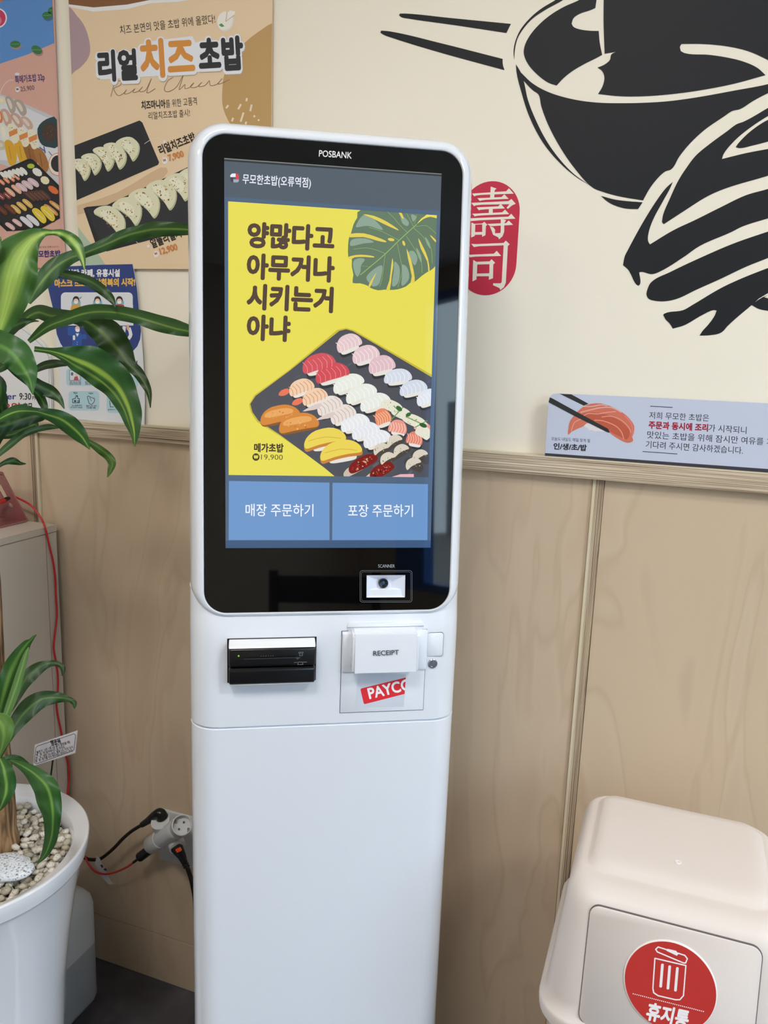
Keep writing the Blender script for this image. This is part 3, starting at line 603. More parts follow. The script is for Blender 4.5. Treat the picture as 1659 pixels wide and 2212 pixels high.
# ------------------------------------------------------------------ kiosk
KX, KY, KR = -0.41979, 0.93832, 0.51773
TS, TC = math.sin(0.07971), math.cos(0.07971)          # the display leans back a little
ki = empty('order_kiosk', (KX, KY, 0), KR, label='tall white self-order kiosk with a lit touch screen', cat='kiosk')
KM = Matrix.Translation((KX, KY, 0)) @ Matrix.Rotation(KR, 4, 'Z'); KI = KM.inverted(); K3 = KM.to_3x3()
NP = Vector((0, -TC, TS)); NF = Vector((0, -1, 0))
def pan(a, b, c=0.0): return Vector((a, b*TS - c*TC, 1.35214 + b*TC + c*TS))
def pan_px(u, v): return KI @ hit(u, v, KM @ pan(0, 0), K3 @ NP)
def pan_ab(u, v):
    p = pan_px(u, v) - pan(0, 0); return p.x, p.dot(Vector((0, TS, TC)))
def fpx(y): return lambda u, v: KI @ hit(u, v, KM @ Vector((0, y, 1)), K3 @ NF)
YF = -0.030
# column and middle section
def body_ring(z, yf, w=0.1812, yb=0.130, r=0.038):
    return [(x, y, z) for x, y in rrect(-w, w, yf, yb, r, 10)]
bm = bmesh.new(); loft(bm, [body_ring(z, YF) for z in (0.0, 0.4, 0.8588)] + [body_ring(0.8595, YF+0.001, 0.1802, 0.129)])
bm_obj('column', bm, M['white'], ki, angle=35)
box_obj('foot_plate', (-0.20, -0.06, 0.0), (0.20, 0.16, 0.006), M['white2'], ki, bev=0.002, seg=1)
bm = bmesh.new(); loft(bm, [body_ring(0.8595, YF+0.004, 0.177, 0.126), body_ring(0.8618, YF+0.0035, 0.178, 0.127), body_ring(0.8618, YF+0.001, 0.1802, 0.129), body_ring(0.8628, YF), body_ring(0.93, YF), body_ring(0.985, YF), body_ring(1.0, YF+0.0015), body_ring(1.02, YF+0.0052), body_ring(1.0455, YF+0.0085), body_ring(1.0462, YF+0.0095, 0.1802, 0.129)])
bm_obj('middle_housing', bm, M['white'], ki, angle=35)
# display housing: rounded slab leaning back
GT = pan_ab(479.6, 289.4)[1]; GB = pan_ab(700, 1320)[1]
def head_ring(gx, gt, gb, r, c): return [pan(a, b, c) for a, b in rrect(-0.160-gx, 0.160+gx, GB-gb, GT+gt, r, 12)]
bm = bmesh.new()
loft(bm, [head_ring(0.0006, 0.0006, 0.0006, 0.0285, -0.004), head_ring(0.0006, 0.0006, 0.0006, 0.0285, 0.0004), head_ring(0.0020, 0.0020, 0.0015, 0.030, 0.0016), head_ring(0.0068, 0.0075, 0.004, 0.0345, 0.0008),
          head_ring(0.0110, 0.0120, 0.006, 0.038, -0.004), head_ring(0.0150, 0.0165, 0.007, 0.041, -0.011), head_ring(0.0186, 0.0200, 0.007, 0.044, -0.022), head_ring(0.0204, 0.0218, 0.007, 0.046, -0.036), head_ring(0.0206, 0.0220, 0.007, 0.046, -0.11), head_ring(0.018, 0.0190, 0.007, 0.044, -0.118)], cap0=False)
bm_obj('display_housing', bm, M['white'], ki, angle=50)
# black front glass with the scanner opening
sc_c = [pan_ab(760+x*0.09042, 1190+y*0.09042) for x, y in ((355, 583), (1278, 578), (1270, 1110), (350, 1115))]
outer = rrect(-0.160, 0.160, GB, GT, 0.028, 12)
bm = bmesh.new()
lo = [Vector((a, b, 0)) for a, b in outer]; li = [Vector((a, b, 0)) for a, b in sc_c]
vsF = [bm.verts.new(pan(p.x, p.y, 0)) for p in lo + li]
for tri in tessellate_polygon([lo, li]): bm.faces.new([vsF[i] for i in tri])
bk = [bm.verts.new(pan(p.x, p.y, -0.0035)) for p in lo + li]
n = len(lo)
for i in range(n): bm.faces.new((vsF[i], bk[i], bk[(i+1) % n], vsF[(i+1) % n]))
for i in range(4): bm.faces.new((vsF[n+i], vsF[n+(i+1) % 4], bk[n+(i+1) % 4], bk[n+i]))
gl_ = bm_obj('front_glass', bm, M['black'], ki)
G = Print(pan_px, NP, eps=0.00006, base=0.0001)
G.crop(400, 240, 0.38577)
G.text('POSBANK', (748, 254), (932, 266), 44, '#e8e8ea', 1, 0.012)
G.build('brand_lettering', M['ink'], gl_)
G = Print(pan_px, NP, eps=0.00006, base=0.0001); G.crop(760, 1190, 0.09042)
G.text('SCANNER', (628, 400), (1027, 400), 97, '#a2abb6', 1, 0.0)
for k, c in ((0, '#7d8288'), (32, '#5d636a')): G.line([(x, y) for x, y in rrect(195+k, 1438-k, 470+k, 1224-k, 60-k*0.4, 5)], 8, c, 1, 0, True)
G.build('scanner_frame', M['ink'], gl_)
# scanner funnel and lens behind the opening
cx_ = sum(p[0] for p in sc_c)/4; cy_ = sum(p[1] for p in sc_c)/4 + 0.001
bm = bmesh.new()
rings = [[pan(a, b, -0.0004) for a, b in sc_c], [pan(cx_+(a-cx_)*0.34, cy_+(b-cy_)*0.42, -0.010) for a, b in sc_c]]
rv = [[bm.verts.new(p) for p in r] for r in rings]
for i in range(4): bm.faces.new((rv[0][i], rv[0][(i+1) % 4], rv[1][(i+1) % 4], rv[1][i]))
bm.faces.new(rv[1])
snn = bm_obj('scanner', bm, mat('scanner_white', '#c6ccd8', 0.4, emit='#c3cbe0', es=0.25), ki)
la, lb = pan_ab(760+772*0.09042, 1190+797*0.09042)
bm = bmesh.new(); lathe(bm, [(0.0066, -0.004), (0.0066, 0.0), (0.0058, 0.0008), (0.0020, 0.0004)], pan(la, lb, -0.006), NP, 32)
bm_obj('lens', bm, mat('lens', '#182028', 0.1, coat=0.5), snn, angle=30)
bm = bmesh.new(); lathe(bm, [(0.0024, -0.002), (0.0024, 0.0010), (0.0014, 0.0013)], pan(la-0.0006, lb+0.0006, -0.006), NP, 24)
bm_obj('lens_pupil', bm, mat('lens_pupil', '#2f4a68', 0.1), snn, angle=30)
# touch screen: one lit image
S = Print(pan_px, NP, eps=0.00005, base=0.00010)
SQ = [(484.2, 341.5), (953.8, 375.2), (930, 1183), (487.3, 1184)]
S.clip = SQ
S.poly([(470, 320), (970, 320), (970, 1200), (470, 1200)], '#52677f', 0)
S.poly([(484, 341), (954, 374.6), (953.5, 381), (484, 348)], '#33373c', 2); S.poly([(484, 341), (954, 374.6), (954, 377.2), (484, 343.8)], '#80867f', 3)  # pale line along the top edge: bezel reflection put into the image colour
S.poly([(484, 346), (954, 379.5), (951, 456), (486.2, 425)], '#545f6b', 1)
S.poly([(484, 1168), (940, 1167.5), (940, 1190), (484, 1190)], '#3f5a7e', 1)
YQ = [(492.8, 435), (943.5, 465), (925.5, 1031), (494, 1026)]
S.poly(YQ, '#e9de58', 1)
S.poly([(494.5, 1038.8), (711.7, 1042.5), (711.7, 1166.5), (493.9, 1166.5)], '#6f98cb', 1); S.poly([(718.3, 1042.7), (924.4, 1045.8), (923, 1166.5), (717.5, 1166.5)], '#6f98cb', 1)
S.crop(400, 240, 0.38577)
S.text('무모한초밥(오류역점)', (320, 402), (703, 424), 52, '#f2f5ff', 3, 0.012)
for s_, a, b in (('양많다고', (345, 748), (835, 770)), ('아무거나', (342, 924), (835, 944)), ('시키는거', (342, 1094), (828, 1114)), ('아냐', (342, 1266), (588, 1276))):
    S.text(s_, a, b, 128, '#554339', 3, 0.047)
S.crop(400, 250, 0.1326)
S.poly([(735, 1000), (735, 970), (765, 942), (822, 942), (822, 1000)], '#eef1f8', 3); S.poly([(824, 942), (855, 948), (876, 972), (876, 1038), (824, 1034)], '#e0464e', 3)
S.poly([(738, 1002), (782, 1002), (782, 1086), (760, 1080), (738, 1055)], '#4a4548', 3); S.poly([(785, 1036), (876, 1040), (872, 1070), (850, 1088), (785, 1086)], '#a2adc0', 3)
S.crop(400, 1000, 0.38577)
S.text('매장 주문하기', (338, 292), (718, 294), 66, '#f4f8ff', 3, 0.006); S.text('포장 주문하기', (912, 296), (1275, 296), 66, '#f4f8ff', 3, 0.006)
# monstera leaf
S.clip = YQ
S.crop(730, 440, 0.13864)
LG = '#667c64'
S.poly([(420, 60), (300, 220), (240, 330), (200, 475), (175, 520), (158, 640), (160, 828), (215, 840), (215, 980), (240, 1110), (228, 1235), (340, 1240), (455, 1275), (500, 1310), (620, 1350), (720, 1340), (810, 1345), (930, 1335), (1060, 1290), (1130, 1230), (1190, 1222), (1300, 1130), (1400, 1060), (1430, 1050), (1560, 920), (1700, 600), (1700, 250), (1540, 230), (1440, 205), (1330, 240), (1230, 320), (1300, 230), (1380, 170), (1380, 60)], LG, 2, 2)
for hl in ([(300, 300), (380, 190), (480, 180), (600, 280), (700, 400), (640, 400), (460, 345), (290, 370)], [(220, 560), (420, 540), (560, 600), (400, 620), (200, 660)], [(240, 900), (330, 850), (420, 870), (360, 960), (350, 1060), (300, 1140), (250, 1040)],
           [(440, 1150), (560, 1020), (680, 960), (690, 1060), (640, 1250), (560, 1290), (520, 1270)], [(880, 900), (960, 1000), (950, 1200), (880, 1290), (840, 1250), (870, 1050)], [(1000, 950), (1080, 1000), (1110, 1150), (1050, 1250), (990, 1270), (1000, 1100)], [(1100, 760), (1180, 740), (1240, 850), (1200, 960), (1150, 900)], [(1220, 680), (1290, 800), (1300, 920), (1240, 800)], [(1360, 520), (1420, 600), (1440, 700), (1380, 620)], [(980, 180), (1100, 280), (1080, 350), (1000, 300)], [(1140, 170), (1220, 200), (1170, 280)]):
    S.poly(hl, '#8fa694', 3, 3)
for st in ([(390, 165), (560, 190), (760, 280), (930, 395), (925, 412), (700, 310), (520, 220)], [(195, 470), (400, 462), (600, 520), (745, 580), (735, 602), (600, 575), (400, 520), (185, 525)], [(150, 835), (280, 800), (440, 800), (560, 822), (550, 840), (420, 830), (260, 835), (200, 870)],
           [(600, 1070), (545, 1200), (495, 1310), (470, 1290), (520, 1190)], [(850, 845), (862, 960), (840, 1100), (808, 1345), (750, 1345), (800, 1200), (830, 960)], [(1070, 700), (1130, 850), (1180, 1050), (1195, 1225), (1130, 1225), (1150, 1130), (1090, 850)], [(1250, 535), (1330, 680), (1400, 850), (1430, 1050), (1405, 1050), (1390, 900), (1290, 700)],
           [(1430, 485), (1520, 560), (1600, 700), (1560, 640), (1480, 560)], [(940, 130), (990, 140), (1022, 225), (1000, 228)]):
    S.poly(st, '#e4cf58', 4, 2)
S.ell(828, 560, 52, 24, '#e4d050', 4, 10); S.ell(1025, 617, 20, 42, '#e4d050', 4, -20)
for vn, w_ in (([(1225, 325), (1080, 455), (950, 575), (735, 785), (500, 985), (350, 1110)], 13), ([(950, 572), (800, 490), (650, 420), (480, 370)], 6), ([(735, 780), (600, 725), (440, 690), (240, 710)], 6), ([(735, 790), (715, 950), (690, 1150), (650, 1290)], 6), ([(925, 625), (970, 850), (1000, 1050), (930, 1300)], 6),
               ([(1065, 505), (1180, 680), (1290, 870), (1310, 1080)], 6), ([(1180, 380), (1330, 520), (1450, 700), (1470, 930)], 6), ([(1080, 450), (960, 330), (860, 210), (770, 130)], 6), ([(1180, 360), (1120, 250), (1070, 150)], 5), ([(1190, 320), (1230, 170)], 5), ([(1210, 360), (1380, 345), (1530, 470)], 5), ([(500, 985), (380, 970), (300, 965)], 4)):
    S.line(vn, w_, '#93b86a', 5, 3)
# slate plate and its pieces
S.crop(480, 680, 0.28933)
S.poly([(860, 112), (925, 98), (985, 115), (1150, 210), (1360, 330), (1620, 480), (1620, 1260), (930, 1260), (760, 1130), (430, 905), (260, 800), (215, 730), (200, 670), (240, 600), (500, 410)], '#c9b93c', 2)
S.poly([(875, 120), (925, 108), (975, 122), (1150, 222), (1360, 345), (1620, 500), (1620, 1260), (905, 1260), (760, 1140), (430, 895), (270, 790), (225, 725), (210, 665), (250, 605), (500, 420)], '#50525a', 3)
rd = random.Random(3)
for _ in range(70):
    x = rd.uniform(260, 1560); y = rd.uniform(180, 1190)
    if y > 660 - (x-210)*0.66 and y > 110 + (x-925)*0.60 and y < 720 + (x-210)*0.62: S.ell(x, y, rd.uniform(8, 36), rd.uniform(3, 9), rd.choice(['#5b5d66', '#474951', '#62646c']), 4, -35, 8)
RI = '#e8e3da'
def nigiri(x, y, L, W, rot, col, hi, edge=None, st=6):
    c, s = math.cos(math.radians(rot)), math.sin(math.radians(rot)); q = lambda a, b: (x + a*c - b*s, y + a*s + b*c)
    bean(S, x+6, y+W*0.95, L*0.8, W*0.75, rot, '#33353b', 5); bean(S, x+4, y+W*0.62, L*0.74, W*0.72, rot, RI, 6)
    bean(S, x, y, L, W, rot, col, 7, 0.3)
    for k in range(st):
        a = -L*0.75 + 1.5*L*k/(st-1); S.line([q(a-W*.25, -W*.75), q(a+W*.1, 0), q(a-W*.1, W*.75)], 5, hi, 8, 2)
for a in ((945, 215, 98, 55, -22, '#e6c9cc', '#f4e6e8'), (1070, 300, 105, 55, -18, '#e6c8cc', '#f6e8ea'), (1190, 378, 102, 58, -14, '#e0bfc6', '#f2dde2'), (720, 368, 128, 60, -16, '#d4555e', '#eb8b8e'), (820, 440, 130, 60, -16, '#d24e58', '#e98488'),
          (940, 515, 122, 52, -22, '#e9ece2', '#f7f8f2'), (1035, 590, 122, 52, -22, '#e9ece2', '#f8f9f4'), (1140, 655, 118, 52, -18, '#e8ebe3', '#f7f8f4'), (1310, 465, 106, 48, -8, '#d6dce8', '#eceff8'), (1425, 550, 106, 48, -14, '#d4dae8', '#eceff8'), (1540, 620, 95, 50, -20, '#e2e6ee', '#f2f4fa'),
          (990, 810, 112, 52, -18, '#e8eaec', '#f8f8fa'), (1070, 870, 108, 52, -16, '#e4e7ec', '#f6f7fb'), (1155, 930, 108, 52, -18, '#e6e8ec', '#f6f7fa'),
          (1200, 770, 62, 56, -20, '#e88a62', '#f6c8ae'), (1310, 845, 70, 48, 10, '#ea9a86', '#f8d4c8'), (1435, 930, 62, 46, 10, '#e4846c', '#f6c4b4'), (1500, 860, 70, 46, 40, '#e8a088', '#f6d2c4')):
    nigiri(*a)
for x, y in ((590, 545), (690, 615)):
    nigiri(x, y, 98, 50, -20, '#efcfb0', '#dc9468'); S.poly([(x-170, y+55), (x-150, y+20), (x-100, y+5), (x-90, y+35), (x-130, y+60)], '#e87858', 9, 2)
for x, y in ((800, 680), (900, 745)):
    nigiri(x, y, 100, 55, -25, '#e9dfd8', '#c9b2a8'); S.poly([(x-200, y+40), (x-120, y-5), (x-60, y-20), (x-80, y+20), (x-150, y+35)], '#dccac4', 9, 2)
for x, y in ((432, 755), (570, 815)):
    bean(S, x, y+10, 152, 66, -11, '#8a5a28', 6, 0.2); bean(S, x, y, 152, 62, -11, '#d6883c', 7, 0.3); bean(S, x-10, y-22, 110, 26, -11, '#e8a860', 8)
    grain(S, x, y, 120, 46, -11, ['#c4742c', '#e0984e', '#eab878'], 9, 16, x)
for x, y in ((765, 930), (885, 1020)):
    bean(S, x+15, y+50, 105, 34, -10, RI, 6); bean(S, x, y+14, 162, 62, -13, '#c8843a', 7, 0.4); bean(S, x-2, y-4, 160, 56, -13, '#ecd458', 8, 0.4); S.line([(x-120, y+12), (x, y-18), (x+120, y-8)], 5, '#d2b440', 9, 2)
for x, y, L, r in ((1050, 1110, 120, -28), (1190, 1165, 100, -30)):
    bean(S, x-60, y+45, L*0.8, 32, r, '#cdbcae', 6); bean(S, x, y, L, 44, r, '#7e1c1a', 7); grain(S, x, y, L*0.9, 34, r, ['#c83a30', '#e8a090', '#3a1210', '#a8c080', '#d85848'], 8, 30, x)
for x, y in ((1190, 1010), (1290, 950), (1340, 1020), (1430, 1120), (1480, 1060), (1240, 1080)):
    bean(S, x, y, 78, 40, -30 if x < 1400 else 30, '#4c463e', 6); bean(S, x-8, y-10, 62, 28, -30, '#d9d0bf', 7, 0.5); grain(S, x, y, 60, 24, 0, ['#2e2a2a', '#efe6d6', '#8a7a66'], 8, 10, x)
for x, y, w_ in ((1270, 690, 90), (1340, 740, 80), (1440, 800, 100), (1500, 880, 60)):
    bean(S, x, y, w_, 42, 25, '#e6e4d0', 9); grain(S, x, y, w_*0.9, 40, 25, ['#4c7a3c', '#d8a08c', '#f4f2e6', '#7fa860'], 10, 14, x)
for a, b in (((1260, 785), (1350, 690)), ((1370, 760), (1500, 820)), ((1280, 680), (1320, 720)), ((1440, 840), (1530, 790))): S.line([a, b], 7, '#6a9a50', 11)
S.ell(1320, 700, 26, 16, '#3c6a34', 12, 40); S.ell(1390, 745, 22, 14, '#3c6a34', 12, -30); S.ell(1500, 825, 30, 16, '#35602e', 12, 20)
S.poly([(1260, 1212), (1330, 1190), (1430, 1188), (1430, 1240), (1260, 1240)], '#e8b4bc', 9)
S.text('메가초밥', (237, 1018), (458, 1021), 60, '#45382e', 4, 0.04)
S.ell(252, 1062, 27, 28, '#3c312b', 4); S.text('₩', (236, 1074), (269, 1074), 30, '#e9de58', 5, 0.05); S.text('19,900', (290, 1081), (452, 1083), 48, '#4c4036', 4, -0.004)
S.build('touch_screen', M['screen'], ki)

# card reader
f = fpx(YF)
x0 = f(493, 1430).x; x1 = f(681, 1420).x; zt = f(590, 1378.5)[2]; zb = 0.9285
cr_ = empty('card_reader', (0, 0, 0)); cr_.parent = ki
def prof(name, pr, x0, x1, m, parent, bev=0.0, seg=3):
    bm = bmesh.new()
    a = [bm.verts.new((x0, y, z)) for y, z in pr]; b = [bm.verts.new((x1, y, z)) for y, z in pr]; n = len(pr)
    for i in range(n): bm.faces.new((a[i], a[(i+1) % n], b[(i+1) % n], b[i]))
    fa, fb = bm.faces.new(a[::-1]), bm.faces.new(b)
    if bev:
        bmesh.ops.recalc_face_normals(bm, faces=bm.faces[:])
        es = [e for e in bm.edges if len(e.link_faces) == 2 and (fa in e.link_faces or fb in e.link_faces or e.calc_face_angle(0) > 0.6)]
        bmesh.ops.bevel(bm, geom=es, offset=bev, segments=seg, profile=0.5, affect='EDGES')
    return bm_obj(name, bm, m, parent, angle=40)
prof('surround', [(YF+0.004, zt+0.0008), (YF-0.0006, zt+0.0008), (YF-0.0006, zb-0.0035), (YF+0.004, zb-0.0035)], x0-0.0012, x1+0.0012, M['blackp'], cr_)
prof('top_cover', [(YF, zt), (YF-0.014, zt-0.0045), (YF-0.0165, zt-0.0075), (YF, zt-0.0075)], x0+0.001, x1-0.001, M['white2'], cr_, 0.0012)
prof('upper_body', [(YF, zt-0.0078), (YF-0.0168, zt-0.0078), (YF-0.0175, zt-0.030), (YF-0.0150, zt-0.0325), (YF, zt-0.0325)], x0+0.001, x1-0.001, M['blackp'], cr_, 0.0028)
prof('lower_body', [(YF, zt-0.0345), (YF-0.0140, zt-0.0345), (YF-0.0165, zt-0.0365), (YF-0.0160, zb+0.0), (YF, zb-0.002)], x0+0.001, x1-0.001, M['blackp'], cr_, 0.0028)
prof('lower_lip', [(YF, zb-0.0022), (YF-0.0155, zb-0.0003), (YF-0.0150, zb-0.0015), (YF, zb-0.0045)], x0+0.002, x1-0.002, M['white2'], cr_)
fr = fpx(YF-0.0172)
D = Print(fr, NF, base=0.0004); D.crop(470, 1350, 0.14467)
D.poly([(470, 480), (1170, 455), (1170, 478), (480, 500)], '#000000', 1); D.line([(395, 508), (480, 506), (1170, 487), (1240, 484)], 7, '#4a4e54', 2); D.poly([(1165, 480), (1240, 484), (1190, 512)], '#53565b', 2)
for k in range(6): D.ell(650+k*36, 464-k*1.3, 6, 6, '#6a6e74', 2)
D.ell(314, 460, 13, 14, '#8fd83a', 2); D.ell(310, 548, 11, 9, '#000000', 2)
D.line([(1212, 405), (1276, 403), (1276, 418), (1262, 420), (1268, 455), (1222, 458), (1228, 420), (1212, 420)], 5, '#90949a', 2, 0, True); D.line([(1243, 405), (1244, 430)], 5, '#90949a', 2)
D.line([(1196, 590), (1205, 552), (1262, 550), (1276, 588)], 5, '#90949a', 2, 0, True); D.line([(1143, 560), (1190, 556)], 5, '#90949a', 2); D.line([(1276, 552), (1330, 552)], 5, '#90949a', 2)
D.build('markings', M['ink'], cr_)

# receipt unit
rp = [f(u, v) for u, v in ((739.5, 1363), (921, 1361), (913.7, 1532.6), (734.3, 1539))]
rx0 = (rp[0].x+rp[3].x)/2; rx1 = (rp[1].x+rp[2].x)/2; rz1 = (rp[0].z+rp[1].z)/2; rz0 = (rp[2].z+rp[3].z)/2
rc = empty('receipt_unit', (0, 0, 0)); rc.parent = ki
def plate(name, x0, x1, z0, z1, y0, y1, r, m, parent):
    bm = bmesh.new(); o = rrect(x0, x1, z0, z1, r, 5)
    loft(bm, [[(x, y0, z) for x, z in o], [(x, y1+0.0003, z) for x, z in o], [(x+(0.0004 if x < (x0+x1)/2 else -0.0004), y1, z+(0.0004 if z < (z0+z1)/2 else -0.0004)) for x, z in o]])
    return bm_obj(name, bm, m, parent, angle=50)
plate('door_gap', rx0-0.0009, rx1+0.0009, rz0-0.0012, rz1+0.0006, YF+0.002, YF-0.0002, 0.0006, M['gap'], rc)
plate('door', rx0, rx1, rz0, rz1, YF+0.001, YF-0.0012, 0.0006, M['white'], rc)
g1 = f(958, 1367); g0 = f(956, 1417)
plate('side_cap_gap', rx1+0.0010, g1.x+0.0008, g0.z-0.0008, g1.z+0.0008, YF+0.003, YF-0.00015, 0.004, M['gap'], rc)
plate('side_cap', rx1+0.0010, g1.x+0.0002, g0.z-0.0002, g1.z+0.0002, YF+0.003, YF-0.0006, 0.0036, M['white'], rc)
# shallow recess above the receipt cover
plate('recess_rim', f(750, 1345).x, f(916, 1345).x, rz1-0.002, f(850, 1342.5)[2], YF+0.003, YF-0.0004, 0.008, M['white'], rc)
fc = fpx(YF-0.021)
cx0 = fc(766.4, 1415).x; cx1 = fc(901.2, 1408).x; cz1 = fc(834, 1371)[2]; cz0 = fc(834, 1452.6)[2]; cz2 = f(830, 1356.5)[2]
plate('wing', rx0+0.0008, rx0+0.020, f(745, 1450)[2], rz1-0.0025, YF, YF-0.0035, 0.002, M['white'], rc)
plate('wing', rx1-0.020, rx1+0.0012, f(915, 1444)[2], rz1+0.0005, YF, YF-0.0035, 0.002, M['white'], rc)
prof('cover_core', [(YF, cz2-0.001), (YF-0.010, cz2-0.002), (YF-0.0185, cz1-0.003), (YF-0.020, cz0+0.001), (YF, cz0+0.004)], cx0-0.0028, cx1+0.0028, M['white'], rc, 0.0012)
prof('cover', [(YF, cz2), (YF-0.008, cz2), (YF-0.014, cz2-0.003), (YF-0.0185, cz1), (YF-0.0195, cz1-0.006), (YF-0.0225, cz0), (YF-0.0195, cz0), (YF, cz0+0.006)], cx0, cx1, M['white'], rc, 0.0004, 1)
D = Print(fpx(YF-0.0212), NF, base=0.0010); D.crop(720, 1330, 0.16275)
D.text('RECEIPT', (530, 527), (870, 512), 78, '#3a4048', 1, 0.012); D.build('lettering', M['ink'], rc)
D = Print(fpx(YF-0.0012), NF, base=0.0002); D.crop(720, 1330, 0.16275)
D.clip = [D.P(q) for q in ((330, 760), (965, 780), (935, 1205), (303, 1203))]
D.poly([(330, 760), (965, 780), (935, 1205), (303, 1203)], '#d3dae8', 0)
D.poly([(372, 965), (966, 818), (1100, 785), (1100, 1000), (945, 1037), (420, 1172), (404, 1165), (362, 990), (362, 975)], '#e8303a', 1)
D.text('PAYCO', (478, 1102), (1050, 968), 172, '#fbfbff', 2, 0.03)
D.build('sticker', M['ink'], ki, label='torn-edged sticker with a red panel')
kc = f(934.5, 1433)
bm = bmesh.new(); lathe(bm, [(0.0066, -0.004), (0.0066, 0.0012), (0.0056, 0.0020), (0.0044, 0.0020), (0.0042, 0.0006), (0.0026, 0.0006), (0.0025, 0.0014), (0.0010, 0.0014)], kc, NF, 28)
bm_obj('key_lock', bm, M['chrome'], ki, angle=30)

# ------------------------------------------------------------------ white side box at the left, phone stand, red cable
bxT = 0.994
t = empty('side_box', (-1.35, 1.0, 0), label='pale painted box against the wall behind the planter', cat='cabinet')
def rel(o, parent): o.location = o.location - parent.location; return o
def rbox(name, a, b, m, parent, **k):
    p = parent.location; return box_obj(name, [a[i]-p[i] for i in range(3)], [b[i]-p[i] for i in range(3)], m, parent, **k)
rbox('body', (-1.60, 0.35, 0.0), (-1.1535, YW-0.0215, bxT-0.0145), M['boxp'], t, bev=0.0008, seg=1)
rbox('top_board', (-1.601, 0.349, bxT-0.014), (-1.1525, YW-0.021, bxT), M['boxp'], t, bev=0.0012, seg=1)
gx = on_wall(0, 0)
rbox('upright_line', (-1.1537, 1.2085, 0.0), (-1.1530, 1.2095, bxT-0.0145), mat('upright_line', '#8d857a', 0.7), t)  # thin darker upright line on the box side

# stand: one sheet bent into a triangle, its bent edge towards the kiosk
SX = on_z(61, 1125, bxT+0.002).x; PX = Vector((SX, 0, 0)); NX = Vector((1, 0, 0))
q = lambda u, v: hit(u, v, PX, NX)
Cc = q(60, 1125); Cc.z = bxT+0.0025; Fr = q(0, 1143); Fr = Vector((SX, Cc.y-0.125, bxT+0.0025)); Ap = q(8, 1026)
st = empty('phone_stand', (SX, Cc.y, bxT), label='rose gold metal phone stand on the pale box at the left edge', cat='stand')
SO = Vector(st.location); UI = (Ap - Cc).normalized(); NI = NX.cross(UI).normalized(); SL = (Ap-Cc).length; WS = 0.075
def holed(name, O, A, B, N, la, lb, holes, th, m, parent):
    """plate O + A*a + B*b with holes, thickness th along N"""
    loops = [[Vector((a, b, 0)) for a, b in rrect(0, la, 0, lb, 0.001, 2)]] + [[Vector((a, b, 0)) for a, b in h] for h in holes]
    bm = bmesh.new(); F0 = []; F1 = []
    for lp in loops:
        F0 += [bm.verts.new(O + A*p.x + B*p.y + N*th/2) for p in lp]; F1 += [bm.verts.new(O + A*p.x + B*p.y - N*th/2) for p in lp]
    for tri in tessellate_polygon(loops):
        bm.faces.new([F0[i] for i in tri]); bm.faces.new([F1[i] for i in tri][::-1])
    k = 0
    for lp in loops:
        n = len(lp)
        for i in range(n): bm.faces.new((F0[k+i], F0[k+(i+1) % n], F1[k+(i+1) % n], F1[k+i]))
        k += n
    return bm_obj(name, bm, m, parent)
def inc(u, v):
    p = hit(u, v, Cc, NI) - Cc; return (-p.x, p.dot(UI))
hc = inc(23.5, 1090); sl = [inc(3, 1052), inc(17, 1076)]
holed('sloping_plate', Cc-SO, -NX, UI, NI, WS, SL, [[(hc[0]+0.006*math.cos(a), hc[1]+0.006*math.sin(a)) for a in [k*math.pi/8 for k in range(16)]],
      rrect(sl[1][0]-0.002, sl[1][0]+0.012, sl[1][1]-0.004, sl[1][1]+0.038, 0.006, 5)], 0.003, M['rose'], st)
holed('base_plate', Cc-SO, -NX, Vector((0, -1, 0)), Vector((0, 0, 1)), WS, 0.125, [rrect(0.042, 0.070, 0.008, 0.030, 0.005, 4)], 0.003, M['rose'], st)
bm = bmesh.new(); n = 10
rings = []
for k in range(n+1):
    a = math.pi * k / n; c = Ap - SO + Vector((0, -0.006, 0)); v = Vector((0, math.cos(a)*0.006, math.sin(a)*0.006+0.0))
    o = v.normalized()*0.0015
    rings.append([c+v+o, c+v-o, c+v-o-NX*WS, c+v+o-NX*WS])
loft(bm, rings); bm_obj('top_bend', bm, M['rose'], st, angle=30)
holed('front_plate', Ap-SO+Vector((0, -0.012, 0.0)), -NX, (Vector((0, -0.03, -0.04))).normalized(), NX.cross(Vector((0, -0.6, -0.8))).normalized(), WS, 0.050, [], 0.003, M['rose'], st)
# phone cable: red plug end in the stand slot
t = empty('red_cable', (0, 0, 0), label='thin red charging cable running from the stand down the pale box to the socket', cat='cable')
def wtube(name, pts, r, m, parent, n=10, **k):
    bm = bmesh.new(); tube(bm, pts, r, n); return bm_obj(name, bm, m, parent, smooth=True, **k)
XB = -1.1495
def side(u, v, x=XB): return hit(u, v, Vector((x, 0, 0)), NX)
c0 = [hit(u, v, Vector((0, YW-0.035, 0)), Vector((0, 1, 0))) for u, v in ((30, 1072), (45, 1079), (60, 1087), (75, 1100), (86, 1115))]
c0 += [on_z(94, 1130, bxT+0.004)] + [side(u, v) for u, v in ((98, 1142), (102, 1158), (108, 1185), (114, 1210), (119, 1245), (121, 1290), (123, 1330), (118, 1375), (116, 1400), (121, 1430), (125, 1460), (125, 1490), (122, 1515), (124, 1540), (130, 1570), (136, 1600), (142, 1630), (149, 1660), (149, 1690), (146, 1715), (150, 1760), (156, 1790))]
yb_ = YW - 0.055
c0 += [hit(u, v, Vector((0, yb_, 0)), Vector((0, 1, 0))) for u, v in ((165, 1815), (180, 1842), (191, 1866), (207, 1883), (228, 1888), (252, 1883), (274, 1873), (290, 1862))]
wtube('cord', c0, 0.0021, M['red'], t)
